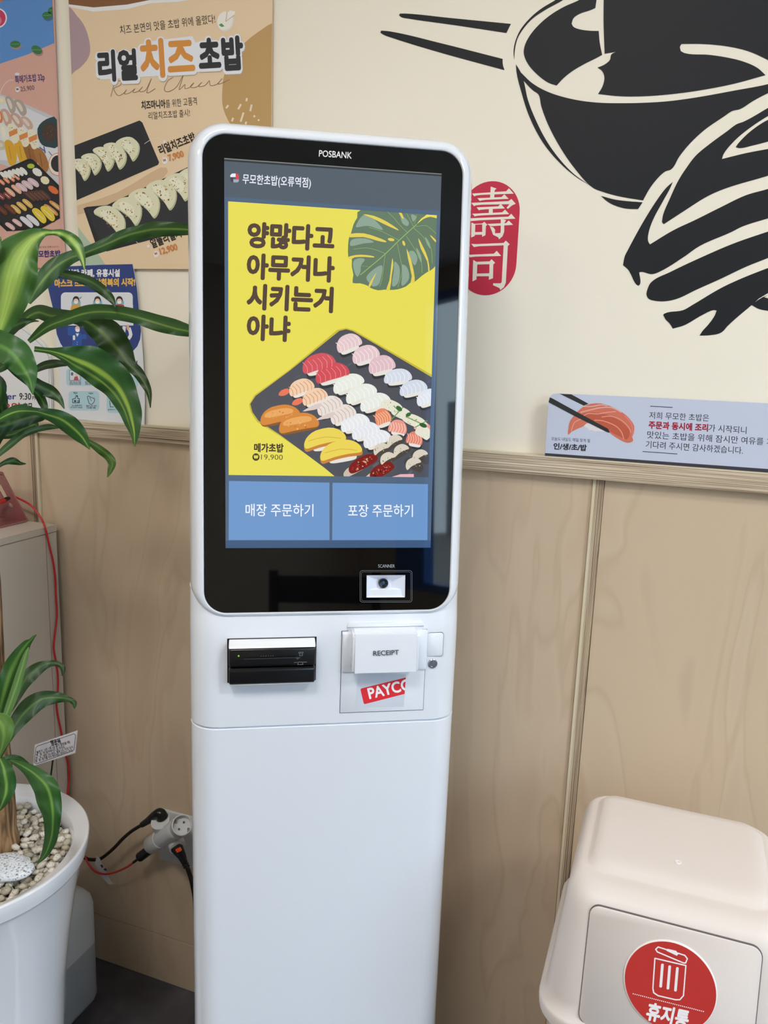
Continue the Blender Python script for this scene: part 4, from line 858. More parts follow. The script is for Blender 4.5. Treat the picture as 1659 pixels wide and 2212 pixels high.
pe = [hit(u, v, Vector((0, yb_, 0)), Vector((0, 1, 0))) for u, v in ((288, 1863), (296, 1857), (306, 1848))]
wtube('strain_relief', pe, 0.0028, M['rubber'], t)
a, b = [hit(u, v, Vector((0, yb_, 0)), Vector((0, 1, 0))) for u, v in ((301, 1852), (330, 1830))]
bm = bmesh.new(); d = (b-a); lathe(bm, [(0.0085, 0.0), (0.0098, 0.002), (0.0098, d.length)], a, d, 20); bm_obj('plug', bm, M['blackp'], t, angle=30)
c1 = [hit(u, v, Vector((SX-0.03, 0, 0)), NX) for u, v in ((-40, 1099), (-20, 1094), (0, 1083), (10, 1078))]
bm = bmesh.new(); tube(bm, [q(-30, 1092), q(-12, 1088), q(4, 1083), q(12, 1080)], 0.0048, 12); bm_obj('plug_grip', bm, M['red'], t, smooth=True)
bm = bmesh.new(); tube(bm, [q(10, 1081), q(14, 1078), q(20, 1076)], lambda x: 0.0052 - 0.002*x, 12); bm_obj('plug_tip', bm, M['blackp'], t, smooth=True)

# ------------------------------------------------------------------ wall socket, three-way adapter, black cords
P0 = Vector((-0.930, YW-0.006, 0.0)); za, zb_ = 0.418, 0.303
t = empty('wall_socket', (-0.93, YW-0.006, 0.36), label='white double socket plate on the plywood left of the kiosk', cat='socket')
def rb(name, a, b, m, bev=0.0): return box_obj(name, [a[i]-t.location[i] for i in range(3)], [b[i]-t.location[i] for i in range(3)], m, t, bev=bev)
rb('plate', (-0.930, YW-0.014, zb_), (-0.775, YW-0.0065, za), M['plug'], 0.002)
for x in (-0.892, -0.815):
    bm = bmesh.new(); lathe(bm, [(0.0215, 0), (0.0215, 0.002), (0.0185, 0.0025), (0.018, -0.001)], Vector((x, YW-0.014, (za+zb_)/2))-t.location, NF, 28); bm_obj('outlet', bm, M['plug'], t, angle=30)
W_ = lambda u, v, o: hit(u, v, Vector((0, YW-o, 0)), Vector((0, 1, 0)))
t = empty('plug_adapter', W_(362, 1805, 0.05), label='white three-way plug adapter in the wall socket', cat='adapter')
L_ = Vector(t.location)
def cyl(name, a, b, prof, m, parent, n=28, ang=30):
    bm = bmesh.new(); d = (b-a).normalized(); lathe(bm, prof, a-L_, d, n); return bm_obj(name, bm, m, parent, angle=ang)
A = W_(326, 1826, 0.052); B = W_(397, 1778, 0.075); AB = (B-A); ln = AB.length
cyl('barrel', A, B, [(0.0165, 0), (0.0175, 0.002), (0.0175, ln*0.22), (0.0182, ln*0.22+0.001), (0.0182, ln*0.30), (0.0172, ln*0.30+0.001), (0.0172, ln*0.72), (0.0185, ln*0.72+0.001), (0.0185, ln*0.78), (0.0180, ln*0.78+0.001), (0.0180, ln*0.86)], M['plug'], t)
S0 = W_(384, 1792, 0.055); S1 = W_(393.6, 1782, 0.092); SD = (S1-S0).normalized(); h_ = (S1-S0).length
cyl('front_socket', S0, S1, [(0.0180, 0), (0.0188, h_*0.5), (0.0192, h_*0.5+0.001), (0.0192, h_), (0.0178, h_+0.0006), (0.0172, h_-0.001), (0.0168, h_-0.012), (0.001, h_-0.012)], M['plug'], t)
sx_, sy_ = frame_of(SD)
for s_ in (-1, 1):
    cyl('pin_hole', S1, S1+SD, [(0.0028, -0.0125), (0.0028, -0.0112)], M['gap'], t, 14) if False else None
for s_ in (-1, 1):
    c = S1 - SD*0.0110 + (sx_*0.7+sy_*0.7)*0.0075*s_; bm = bmesh.new(); lathe(bm, [(0.0022, -0.0005), (0.0022, 0.0)], c-L_, SD, 12); bm_obj('pin_hole', bm, M['gap'], t)
    c = S1 - SD*0.004 + (sx_*0.7-sy_*0.7)*0.0158*s_; bm = bmesh.new(); box(bm, (-0.002, -0.0012, -0.004), (0.002, 0.0012, 0.004)); bmesh.ops.translate(bm, vec=c-L_, verts=bm.verts[:]); bm_obj('earth_clip', bm, M['chrome'], t)
U0 = W_(355, 1797, 0.045); U1 = W_(346, 1774, 0.060); h_ = (U1-U0).length
cyl('upper_socket', U0, U1, [(0.0175, 0), (0.0185, h_*0.6), (0.0185, h_), (0.016, h_+0.0003)], M['plug'], t)
D0 = W_(377, 1812, 0.048); D1 = W_(384, 1831, 0.062); h_ = (D1-D0).length
cyl('lower_socket', D0, D1, [(0.0150, 0), (0.0165, h_*0.5), (0.0165, h_), (0.014, h_+0.0003)], M['plug'], t)
C0_ = W_(368, 1808, 0.014); C1_ = W_(366, 1806, 0.055)
cyl('wall_plug', C0_, C1_, [(0.0170, 0), (0.0170, (C1_-C0_).length)], M['plug'], t)
# black plug going up-left, with paper label
t = empty('black_cord', W_(340, 1752, 0.06), label='black power cord with a paper label, plugged into the top of the adapter', cat='cable')
L_ = Vector(t.location)
a, b = W_(352, 1754, 0.055), W_(318, 1776, 0.055); d = (b-a)
bm = bmesh.new(); tube(bm, [W_(350, 1765, 0.052)-L_, W_(345, 1757, 0.055)-L_, W_(333, 1763, 0.055)-L_, W_(320, 1773, 0.054)-L_, W_(306, 1782, 0.052)-L_], lambda x: 0.0125 - 0.0070*x, 16)
bm_obj('plug', bm, M['blackp'], t, smooth=True)
wtube('cord', [p-L_ for p in (W_(308, 1781, 0.052), W_(285, 1795, 0.05), W_(265, 1812, 0.048), W_(245, 1833, 0.046), W_(219, 1854, 0.045), W_(205, 1857, 0.045), W_(190, 1856, 0.045), W_(175, 1852, 0.045), W_(160, 1880, 0.05), W_(150, 1960, 0.05))], 0.0036, M['rubber'], t)
la_ = [(209, 1850), (214, 1853), (219, 1862), (227, 1880), (240, 1905), (246, 1909), (235, 1911), (221, 1896), (205, 1866)]
f0 = [W_(u, v, 0.050)-L_ for u, v in la_]; n = len(f0)
tr = [tuple(x) for x in tessellate_polygon([[Vector((u, v, 0)) for u, v in la_]])]
link('paper_label', mesh('paper_label', f0 + [p+Vector((0, 0.0006, 0)) for p in f0], tr + [tuple(i+n for i in x[::-1]) for x in tr] + [(i, (i+1) % n, (i+1) % n+n, i+n) for i in range(n)]), mat('label_paper', '#c9c6c4', 0.6), t)
D = Print(lambda u, v: W_(u, v, 0.050)-L_, NW, base=0.0006)
D.poly([(224, 1876.5), (229.5, 1875), (232, 1879), (226.5, 1881)], '#2c3454', 1); D.poly([(217, 1868), (221, 1867), (224, 1873), (220, 1874)], '#2c3454', 1)
D.build('label_print', M['ink'], t)
t = empty('kiosk_cord', W_(390, 1840, 0.06), label='black power cord with an orange tab running behind the kiosk', cat='cable')
L_ = Vector(t.location)
bm = bmesh.new(); tube(bm, [p-L_ for p in (W_(381, 1829, 0.060), W_(386, 1838, 0.062), W_(393, 1850, 0.062), W_(399, 1864, 0.060))], lambda x: 0.0135-0.0078*x, 16); bm_obj('plug', bm, M['blackp'], t, smooth=True)
box_o = bmesh.new(); box(box_o, (-0.0055, -0.003, -0.0035), (0.0055, 0.003, 0.0035), 0.0008, 1); bmesh.ops.rotate(box_o, matrix=Matrix.Rotation(-0.6, 3, 'Y'), verts=box_o.verts[:]); bmesh.ops.translate(box_o, vec=W_(386, 1836, 0.076)-L_, verts=box_o.verts[:])
bm_obj('release_tab', box_o, M['orange'], t, angle=30)
wtube('cord', [p-L_ for p in (W_(398, 1862, 0.060), W_(405, 1876, 0.060), W_(411, 1892, 0.058), W_(416, 1912, 0.055), W_(421, 1945, 0.05), W_(424, 2000, 0.05), W_(432, 2100, 0.05))], 0.0045, M['rubber'], t)
for k in range(4):
    p = W_(396+k*2.3, 1857+k*5, 0.060); bm = bmesh.new(); lathe(bm, [(0.0062, -0.001), (0.0068, 0), (0.0062, 0.001)], p-L_, Vector((0.35, 0, -0.9)), 14); bm_obj('strain_rib', bm, M['blackp'], t, smooth=True)

# ------------------------------------------------------------------ planter with pebbles
PC = Vector((-0.95345, 0.80421, 0)); PR = 0.1789; PT = 0.60
po = empty('planter', PC, label='tall round glossy white planter filled with grey pebbles', cat='planter')
bm = bmesh.new()
lathe(bm, [(0.118, 0.0), (0.121, 0.004), (0.124, 0.10), (0.1285, 0.25), (0.136, 0.36), (0.146, 0.44), (0.158, 0.515), (0.167, 0.553), (0.1715, 0.566), (0.1725, 0.5695), (0.1755, 0.5735), (0.1778, 0.585), (0.1789, 0.595), (0.1786, 0.5985), (0.1772, 0.6004), (0.1755, 0.6006), (0.1700, 0.5985), (0.1555, 0.5905), (0.1525, 0.586), (0.150, 0.572), (0.148, 0.52), (0.001, 0.52)], n=96)
bm_obj('pot', bm, M['pot'], po, angle=24)
bm = bmesh.new(); lathe(bm, [(0.149, 0.521), (0.1495, 0.566), (0.001, 0.568)], n=48); bm_obj('soil', bm, M['soil'], po)
# pebble meshes shared by all copies
PCOL = ['#cdc6b8', '#b8b1a2', '#dcd7cb', '#a8a191', '#e4dfd5', '#c2b49c']
pms = []
for k in range(10):
    rd = random.Random(40+k); bm = bmesh.new(); bmesh.ops.create_icosphere(bm, subdivisions=1, radius=1.0)
    ph = [rd.uniform(0, 6.28) for _ in range(3)]
    for v in bm.verts: v.co *= 1 + 0.13*math.sin(3*v.co.x+ph[0]) + 0.13*math.sin(3.3*v.co.y+ph[1]) + 0.1*rd.uniform(-1, 1)
    for v in bm.verts: v.co = Vector((v.co.x*rd.uniform(0.98, 1.02), v.co.y*0.78, v.co.z*0.62))
    me = bpy.data.meshes.new('pebble'); bm.to_mesh(me); bm.free()
    for p in me.polygons: p.use_smooth = True
    c = PCOL[k % 6]; L3 = lin(c); dk = tuple(x*0.55 for x in L3)
    me.materials.append(ramp_mat('pebble_%s' % c[1:], [(0.32, dk), (0.42, L3), (0.8, tuple(min(1, x*1.2) for x in L3))], 3.0, rough=0.8, detail=5, bump=0.3)); pms.append(me)
def frame_px(p):
    d = Vector(p) - CAM; z = sum(R3[2][i]*d[i] for i in range(3))
    return CX + FPX*sum(R3[0][i]*d[i] for i in range(3))/z, CY - FPX*sum(R3[1][i]*d[i] for i in range(3))/z
pts = []; rd = random.Random(11)
for lay, z in ((0, 0.5705), (1, 0.5775)):
    cell = []
    for _ in range(9000):
        a = rd.uniform(0, 6.2832); r = 0.1465*math.sqrt(rd.random()); x, y = r*math.cos(a), r*math.sin(a)
        if all((x-q_[0])**2+(y-q_[1])**2 > (0.0102+0.002*lay)**2 for q_ in cell):
            cell.append((x, y)); pts.append((x, y, z + rd.uniform(-0.0012, 0.0022)))
vis = []
for p in pts:
    u, v = frame_px(PC + Vector(p)); vis.append((0 <= u <= 1659, p[2] > 0.575, -((PC + Vector(p)) - CAM).length, p))
vis.sort(reverse=True)
rest = []
for i, (vv, tp, dd, p) in enumerate(vis):
    s_ = rd.uniform(0.0062, 0.0096); e = Matrix.Translation(p) @ Matrix.Rotation(rd.uniform(0, 6.28), 4, 'Z') @ Matrix.Rotation(rd.uniform(-.5, .5), 4, 'X') @ Matrix.Diagonal((s_*rd.uniform(0.9, 1.25), s_, s_, 1))
    me = pms[rd.randrange(10)]
    if i < 300 and vv:
        o = bpy.data.objects.new('pebble', me); COL.objects.link(o); o.parent = po; o.matrix_local = e
    else: rest.append((me, e))
V_ = []; F_ = []
for me, e in rest:
    k = len(V_); V_ += [e @ v.co for v in me.vertices]; F_ += [tuple(k+i for i in p.vertices) for p in me.polygons]
o = link('pebble_bed', mesh('pebble_bed', V_, F_), pms[0].materials[0], po, True, kind='stuff')
# flat granite stone lying on the pebbles
sc_ = on_z(13, 1874, 0.592); bm = bmesh.new(); bmesh.ops.create_uvsphere(bm, u_segments=28, v_segments=14, radius=1)
for v in bm.verts:
    a = math.atan2(v.co.y, v.co.x); k = 1 + 0.08*math.cos(2*a+0.6) + 0.05*math.cos(3*a+1.0)
    v.co = Vector((v.co.x*0.040*k, v.co.y*0.031*k, v.co.z*0.011))
o = bm_obj('stone', bm, M['stone'], None, smooth=True, label='large speckled grey stone lying on the pebbles in the planter', cat='stone')
o.location = sc_; o.rotation_euler = (0.05, -0.04, 0.25)

# ------------------------------------------------------------------ plant
LM = bpy.data.materials.new('leaf'); LM.use_nodes = True
nt = LM.node_tree; b = nt.nodes['Principled BSDF']; at_n = nt.nodes.new('ShaderNodeAttribute'); at_n.attribute_name = 'Col'
nt.links.new(at_n.outputs['Color'], b.inputs['Base Color']); b.inputs['Roughness'].default_value = 0.42
tr = nt.nodes.new('ShaderNodeBsdfTranslucent'); mx = nt.nodes.new('ShaderNodeMixShader'); mx.inputs[0].default_value = 0.25
hs = nt.nodes.new('ShaderNodeHueSaturation'); hs.inputs['Value'].default_value = 1.5; nt.links.new(at_n.outputs['Color'], hs.inputs['Color']); nt.links.new(hs.outputs[0], tr.inputs['Color'])
nt.links.new(b.outputs[0], mx.inputs[1]); nt.links.new(tr.outputs[0], mx.inputs[2]); nt.links.new(mx.outputs[0], nt.nodes['Material Output'].inputs[0])
TB = Vector((-0.935, 0.855, 0.56))
pl = empty('dracaena_plant', TB, label='green corn plant with woody trunk and long striped leaves in the white planter', cat='plant')
def leaf(pts, dark='#2f6a24', mid='#55902e', stripe='#a8cc48', sw=0.25, dep=1.1, fold=0.18, tilt=0.0, wave=0.03, two=0.0, seed=1):
    """pts: (u, v, half width in px[, depth]) along the midrib"""
    rd = random.Random(seed); P = [(p[0], p[1], p[2], p[3] if len(p) > 3 else dep) for p in pts]
    A = cr([(p[0], p[1], 0) for p in P], 6); W = cr([(p[2], p[3], 0) for p in P], 6); NC = 26; V = []; F = []; C = []; T_ = []
    n = len(A); ph = rd.uniform(0, 6)
    for i in range(n):
        d = A[min(i+1, n-1)] - A[max(i-1, 0)]; d = d.normalized() if d.length else Vector((1, 0, 0)); nn = Vector((-d.y, d.x, 0)); w, dp = max(W[i].x, 0.6), W[i].y
        for k in range(NC+1):
            s_ = -1 + 2*k/NC; wm = w*dp/FPX
            ed = 1 + wave*math.sin(i*0.55+ph+(3 if s_ > 0 else 0))*abs(s_)
            V.append(at(A[i].x + nn.x*w*s_*ed, A[i].y + nn.y*w*s_*ed, dp + fold*wm*(s_*s_) - tilt*wm*s_ + 0.18*wm*math.sin(i*0.7+ph+2*s_)*s_*s_) - TB)
            C.append(s_); T_.append(i/(n-1))
    for i in range(n-1):
        for k in range(NC): a = i*(NC+1)+k; F.append((a, a+1, a+NC+2, a+NC+1))
    me = mesh('leaf', V, F); ca = me.color_attributes.new('Col', 'FLOAT_COLOR', 'POINT'); D_, M_, S_ = [(lambda c: (c*0.86 + Vector((1, 1, 1))*(c.x*0.3+c.y*0.6+c.z*0.1)*0.10)*kk)(Vector(lin(h_))) for h_, kk in ((dark, 0.72), (mid, 0.78), (stripe, 0.95))]; buf = []
    off = rd.uniform(-0.12, 0.12)
    for j, s_ in enumerate(C):
        s_ += 0.05*math.sin(T_[j]*9+ph); x = abs(s_ - off); f1 = max(0, 1 - x/max(sw, 0.01)); k_ = 0.5+0.5*math.sin(s_*34+ph); c = D_.lerp(M_, 0.55*max(0, 1-x*1.1) + 0.15*k_); c = c.lerp(S_, min(1, f1*1.3)*(0.75+0.25*k_)); c = c.lerp(S_, two*max(0, 1-abs(s_-off-0.42)/0.07)*min(1, 5*T_[j])*min(1, 4*(1-T_[j]))); c = c * (1 - 0.10*(0.5+0.5*math.sin(s_*71+ph*3))) * (1 if abs(s_) < 0.97 else 1.25); buf += [c.x, c.y, c.z, 1]
    ca.data.foreach_set('color', buf)
    return link('leaf', me, LM, pl, True)
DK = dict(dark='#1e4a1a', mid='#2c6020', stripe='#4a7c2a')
BASE = [(-25, 770)]
# upper crown, far leaves first
leaf([(20, 728, 4, 1.12), (50, 692, 11, 1.15), (80, 674, 15, 1.17), (110, 681, 17, 1.19), (150, 684, 14, 1.21), (185, 692, 18, 1.22), (213, 708, 27, 1.23), (238, 728, 33, 1.23), (262, 758, 25, 1.23), (282, 788, 14, 1.23), (298, 805, 12, 1.23), (313, 828, 10, 1.23), (322, 850, 6, 1.23), (325, 881, 1, 1.23)], dark='#2a5220', mid='#3c6a26', stripe='#6a8a2e', sw=0.2, tilt=0.25, seed=2)
leaf([(62, 655, 5, 1.10), (88, 612, 18, 1.11), (118, 578, 20, 1.12), (150, 557, 15, 1.13), (185, 545, 12, 1.14), (230, 527, 14, 1.15), (270, 510, 15, 1.16), (310, 500, 16, 1.16), (345, 495, 17, 1.17), (405, 496, 12, 1.18), (450, 505, 3, 1.19)], dark='#35692e', mid='#4a7d34', stripe='#7da63c', sw=0.2, tilt=-0.4, seed=3)
leaf([(104, 600, 4, 1.13), (128, 592, 8, 1.14), (160, 597, 11, 1.15), (195, 609, 12, 1.16), (222, 628, 11, 1.17), (240, 645, 8, 1.17), (249, 664, 1, 1.17)], dark='#28521f', mid='#3a6826', stripe='#55802e', tilt=0.3, seed=4)
leaf([(62, 738, 5, 1.06), (100, 706, 12, 1.09), (140, 690, 14, 1.12), (190, 675, 16, 1.15), (240, 674, 16, 1.18), (290, 683, 16, 1.20), (340, 697, 18, 1.21), (380, 708, 17, 1.22), (412, 716, 12, 1.23), (450, 735, 3, 1.24)], dark='#2f6424', mid='#47842e', stripe='#8aae3c', sw=0.15, tilt=0.35, seed=5)
leaf([(70, 802, 6, 1.12), (95, 790, 9, 1.14), (120, 785, 9, 1.16), (145, 787, 4, 1.17)], dark='#264a24', mid='#3a5e30', stripe='#4c7038', seed=6)
leaf([(74, 754, 6, 1.03), (108, 758, 7, 1.06), (135, 764, 15, 1.08), (165, 773, 28, 1.09), (197, 785, 37, 1.10), (232, 808, 38, 1.11), (259, 838, 34, 1.12), (276, 872, 27, 1.12), (286, 905, 21, 1.12), (291, 935, 11, 1.12), (291, 965, 1, 1.12)], dark='#356f33', mid='#4a8a38', stripe='#b8e044', sw=0.20, fold=0.1, tilt=-0.3, two=0.8, seed=8)
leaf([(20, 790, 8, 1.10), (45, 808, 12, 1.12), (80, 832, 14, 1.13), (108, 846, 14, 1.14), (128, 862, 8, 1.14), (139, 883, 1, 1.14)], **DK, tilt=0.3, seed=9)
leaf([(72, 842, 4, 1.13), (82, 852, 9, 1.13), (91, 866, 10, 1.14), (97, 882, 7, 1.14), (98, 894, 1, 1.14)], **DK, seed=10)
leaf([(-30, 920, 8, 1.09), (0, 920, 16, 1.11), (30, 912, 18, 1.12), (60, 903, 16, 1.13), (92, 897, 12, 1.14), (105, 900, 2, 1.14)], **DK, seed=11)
leaf([(-10, 940, 8, 1.15), (25, 938, 9, 1.16), (55, 925, 11, 1.17), (75, 917, 9, 1.18), (81, 925, 1, 1.18)], dark='#2a5a1e', mid='#3f7426', stripe='#5d8e30', seed=12)
leaf([(-10, 988, 5, 1.10), (20, 961, 8, 1.12), (50, 938, 8, 1.14), (80, 927, 7, 1.15), (110, 922, 6, 1.16), (127, 925, 1, 1.17)], dark='#3c6636', mid='#4c7840', stripe='#5c8848', tilt=-0.3, seed=13)
leaf([(-15, 915, 4, 1.03), (10, 899, 11, 1.05), (40, 888, 14, 1.07), (75, 888, 8, 1.09), (100, 894, 12, 1.10), (130, 904, 18, 1.11), (155, 922, 20, 1.12), (178, 945, 14, 1.13), (194, 971, 1, 1.13)], dark='#30662a', mid='#478a30', stripe='#9cc444', sw=0.18, tilt=-0.25, seed=14)
leaf([(188, 952, 5, 1.15), (215, 971, 9, 1.16), (232, 984, 9, 1.17), (242, 1000, 9, 1.17), (238, 1016, 6, 1.17), (232, 1031, 1, 1.17)], dark='#4a7824', mid='#5c8c2a', stripe='#6e9a30', seed=15)
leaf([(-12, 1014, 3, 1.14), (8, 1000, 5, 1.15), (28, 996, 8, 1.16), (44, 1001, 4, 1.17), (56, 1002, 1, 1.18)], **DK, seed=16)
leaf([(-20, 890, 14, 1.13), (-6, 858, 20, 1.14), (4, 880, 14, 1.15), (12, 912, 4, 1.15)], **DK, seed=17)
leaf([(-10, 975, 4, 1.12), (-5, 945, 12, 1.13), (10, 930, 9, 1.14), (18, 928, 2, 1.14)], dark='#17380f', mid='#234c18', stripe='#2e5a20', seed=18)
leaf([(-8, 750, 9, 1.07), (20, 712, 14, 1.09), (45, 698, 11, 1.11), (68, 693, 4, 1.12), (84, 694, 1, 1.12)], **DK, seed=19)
leaf([(-20, 800, 6, 1.09), (0, 795, 10, 1.08), (20, 775, 12, 1.07), (38, 735, 5, 1.07)], dark='#2a5a22', mid='#3a7028', stripe='#4a8030', seed=20)
leaf([(-14, 745, 6, 1.03), (0, 700, 28, 1.03), (13, 650, 48, 1.02), (24, 600, 54, 1.01), (38, 555, 50, 1.01), (64, 520, 28, 1.01), (92, 504, 11, 1.01), (112, 502, 6, 1.02), (130, 504, 9, 1.02), (148, 513, 13, 1.03), (165, 530, 14, 1.03), (177, 556, 8, 1.03), (183, 585, 1, 1.03)], dark='#3f7a2c', mid='#6aa436', stripe='#b4dc54', sw=0.55, fold=0.25, tilt=0.15, seed=21)  # real stripe, its colour raised to hold this leaf's yellow-green highlight too
leaf([(-45, 600, 10, 1.02), (-30, 560, 26, 1.01), (-14, 535, 18, 1.0), (-2, 518, 10, 1.0), (3, 515, 2, 1.0)], dark='#3f7a2c', mid='#5c9436', stripe='#83b048', seed=22)
leaf([(-40, 720, 20, 1.02), (-10, 740, 30, 1.01), (20, 755, 33, 1.0), (42, 775, 32, 1.0), (58, 800, 24, 0.99), (67, 826, 12, 0.99), (71, 853, 1, 0.99)], dark='#38752e', mid='#4c8c34', stripe='#6aa640', sw=0.2, fold=0.2, tilt=0.2, seed=23)
leaf([(-30, 800, 6, 1.06), (0, 830, 13, 1.05), (-2, 870, 8, 1.06), (-12, 895, 3, 1.07)], **DK, seed=24)
leaf([(-6, 905, 8, 1.09), (22, 893, 10, 1.10), (35, 880, 6, 1.11), (60, 875, 2, 1.12)], **DK, seed=25)
# lower crown
leaf([(15, 1545, 5, 1.16), (36, 1505, 10, 1.18), (55, 1468, 16, 1.20), (80, 1446, 14, 1.21), (105, 1434, 8, 1.22), (124, 1434, 6, 1.22), (136, 1444, 6, 1.22), (134, 1460, 1, 1.22)], dark='#2a4e22', mid='#38602a', stripe='#4a7230', tilt=0.3, seed=30)
leaf([(0, 1540, 12, 1.12), (12, 1495, 20, 1.11), (26, 1452, 23, 1.11), (42, 1416, 17, 1.11), (57, 1393, 10, 1.11), (66, 1384, 5, 1.11), (73, 1376, 3, 1.11), (79, 1371, 1, 1.11)], dark='#2f6420', mid='#447e28', stripe='#6c9c3a', sw=0.3, tilt=-0.5, seed=31)
leaf([(14, 1545, 8, 1.10), (30, 1500, 10, 1.10), (44, 1455, 9, 1.10), (56, 1415, 6, 1.10), (62, 1398, 1, 1.10)], dark='#6c9c50', mid='#7aac58', stripe='#88b862', seed=32)
leaf([(0, 1638, 3, 1.12), (14, 1600, 9, 1.12), (36, 1560, 17, 1.13), (62, 1530, 21, 1.14), (92, 1510, 18, 1.15), (125, 1507, 12, 1.16), (150, 1511, 6, 1.16), (160, 1519, 6, 1.16), (161, 1531, 1, 1.16)], dark='#234c1c', mid='#346a22', stripe='#5c8c2e', sw=0.14, tilt=0.3, seed=33)
leaf([(-14, 1545, 8, 1.08), (3, 1562, 24, 1.07), (8, 1590, 19, 1.07), (2, 1622, 6, 1.08), (-3, 1640, 2, 1.09)], dark='#6a9c3c', mid='#78ac44', stripe='#86b850', seed=34)
leaf([(-5, 1645, 4, 1.14), (18, 1637, 6, 1.15), (40, 1639, 7, 1.16), (56, 1647, 4, 1.16), (65, 1652, 1, 1.16)], dark='#2c5c24', mid='#3c702c', stripe='#4c8034', seed=35)
leaf([(0, 1638, 8, 1.09), (12, 1665, 18, 1.07), (16, 1700, 18, 1.07), (8, 1730, 11, 1.07), (-2, 1752, 2, 1.08)], dark='#2f6a2a', mid='#4a8c34', stripe='#90c250', sw=0.25, seed=36)
leaf([(22, 1642, 4, 1.09), (48, 1655, 10, 1.07), (75, 1674, 19, 1.06), (97, 1700, 27, 1.05), (107, 1730, 27, 1.05), (112, 1765, 20, 1.05), (112, 1795, 16, 1.06), (107, 1820, 13, 1.07), (97, 1845, 8, 1.08), (81, 1866, 1, 1.09)], dark='#2f6a26', mid='#44862e', stripe='#7cb040', sw=0.16, fold=0.3, seed=37)
# trunk
TR = random.Random(5); bm = bmesh.new(); rings = []; n = 18
for i in range(40):
    z = 0.0 + i*0.021; r0 = 0.0235 - 0.00012*i + (0.004 if i < 2 else 0)
    rings.append([Vector((0.002*math.sin(i*0.4) + (r0*(1+0.05*math.sin(3*k+i*0.5)+TR.uniform(-.02, .02)))*math.cos(2*math.pi*k/n), (r0*(1+0.05*math.cos(2*k+i*0.3)))*math.sin(2*math.pi*k/n), z)) for k in range(n)])
loft(bm, rings); bm_obj('trunk', bm, M['bark'], pl, smooth=True)
# name card on a stick
cq = [(75, 1609), (167, 1578), (162, 1627), (72, 1655)]
yc = 0.93; cp = [hit(u, v, Vector((0, yc, 0)), Vector((0, 1, 0))) for u, v in cq]
t = empty('plant_card', cp[3], label='small white printed care card on a black stick in the planter', cat='label')
me = mesh('card', [p-cp[3] for p in cp]+[p-cp[3]+Vector((0, 0.0012, 0)) for p in cp], [(0, 1, 2, 3), (7, 6, 5, 4), (0, 4, 5, 1), (1, 5, 6, 2), (2, 6, 7, 3), (3, 7, 4, 0)])
link('card', me, mat('card_white', '#e8dcdc', 0.4), t)
D = Print(lambda u, v: hit(u, v, Vector((0, yc, 0)), Vector((0, 1, 0)))-cp[3], NW, base=0.0003); D.crop(0, 1360, 0.16274)
D.poly([(468, 1525), (1022, 1342), (996, 1628), (443, 1808)], '#efe9ee', 0)
D.line([(500, 1545), (985, 1382), (1005, 1400), (985, 1590), (965, 1610), (490, 1780), (460, 1765), (478, 1570)], 7, '#38405a', 1, 0, True)
D.text('행운목', (680, 1532), (815, 1498), 62, '#1e1e26', 2, 0.04); D.line([(672, 1545), (818, 1502)], 5, '#1e1e26', 2)
for s_, a, b in (('물주기 : 2주 1회 (겉 흙이 말랐을 때)', (492, 1645), (935, 1502)), ('햇   빛 : 반 음지에서도 잘 자라요.', (487, 1682), (870, 1565)), ('온   도 : 생장 10~30도, 월동 5도 이상 유지', (482, 1722), (975, 1570)), ('통   풍 : 환기를 자주 해주세요 (영하온도 주의)', (478, 1760), (970, 1612))): D.text(s_, a, b, 34, '#26262e', 2, 0.02)
D.build('print', M['ink'], t)
a = hit(114, 1642, Vector((0, yc+0.003, 0)), Vector((0, 1, 0))); b_ = a.copy(); c = hit(108, 1690, Vector((0, yc+0.003, 0)), Vector((0, 1, 0)))
b_ = c + (c-a)*1.7; wtube('stick', [a-cp[3], c-cp[3], Vector((b_.x, yc-0.002, 0.565))-cp[3]], 0.0014, M['rubber'], t, 8)

# ------------------------------------------------------------------ water canister behind the planter
t = empty('canister', (-1.09, 1.07, 0), label='pale translucent plastic canister half hidden behind the planter', cat='canister')
cm = mat('cloudy_plastic', '#c6c8ca', 0.4); cm2 = mat('canister_liquid', '#a0a3a8', 0.35)
def crings(zs, m, nm):
    bm = bmesh.new(); loft(bm, [[Vector((x, y, z)) for x, y in rrect(-0.055+i, 0.062-i, -0.100+i, 0.105-i, 0.024, 6)] for z, i in zs]); return bm_obj(nm, bm, m, t, angle=50)
crings([(0.0, 0.010), (0.004, 0.003), (0.014, 0.0), (0.138, 0.0)], cm2, 'liquid_part')
crings([(0.138, 0.0), (0.225, 0.0), (0.242, 0.003), (0.256, 0.012), (0.264, 0.026), (0.268, 0.036)], cm, 'shell')
bm = bmesh.new(); lathe(bm, [(0.020, 0.262), (0.020, 0.282), (0.0235, 0.283), (0.0235, 0.300), (0.021, 0.303)], Vector((-0.004, 0.055, 0)), n=28); bm_obj('cap', bm, cm, t, angle=40)

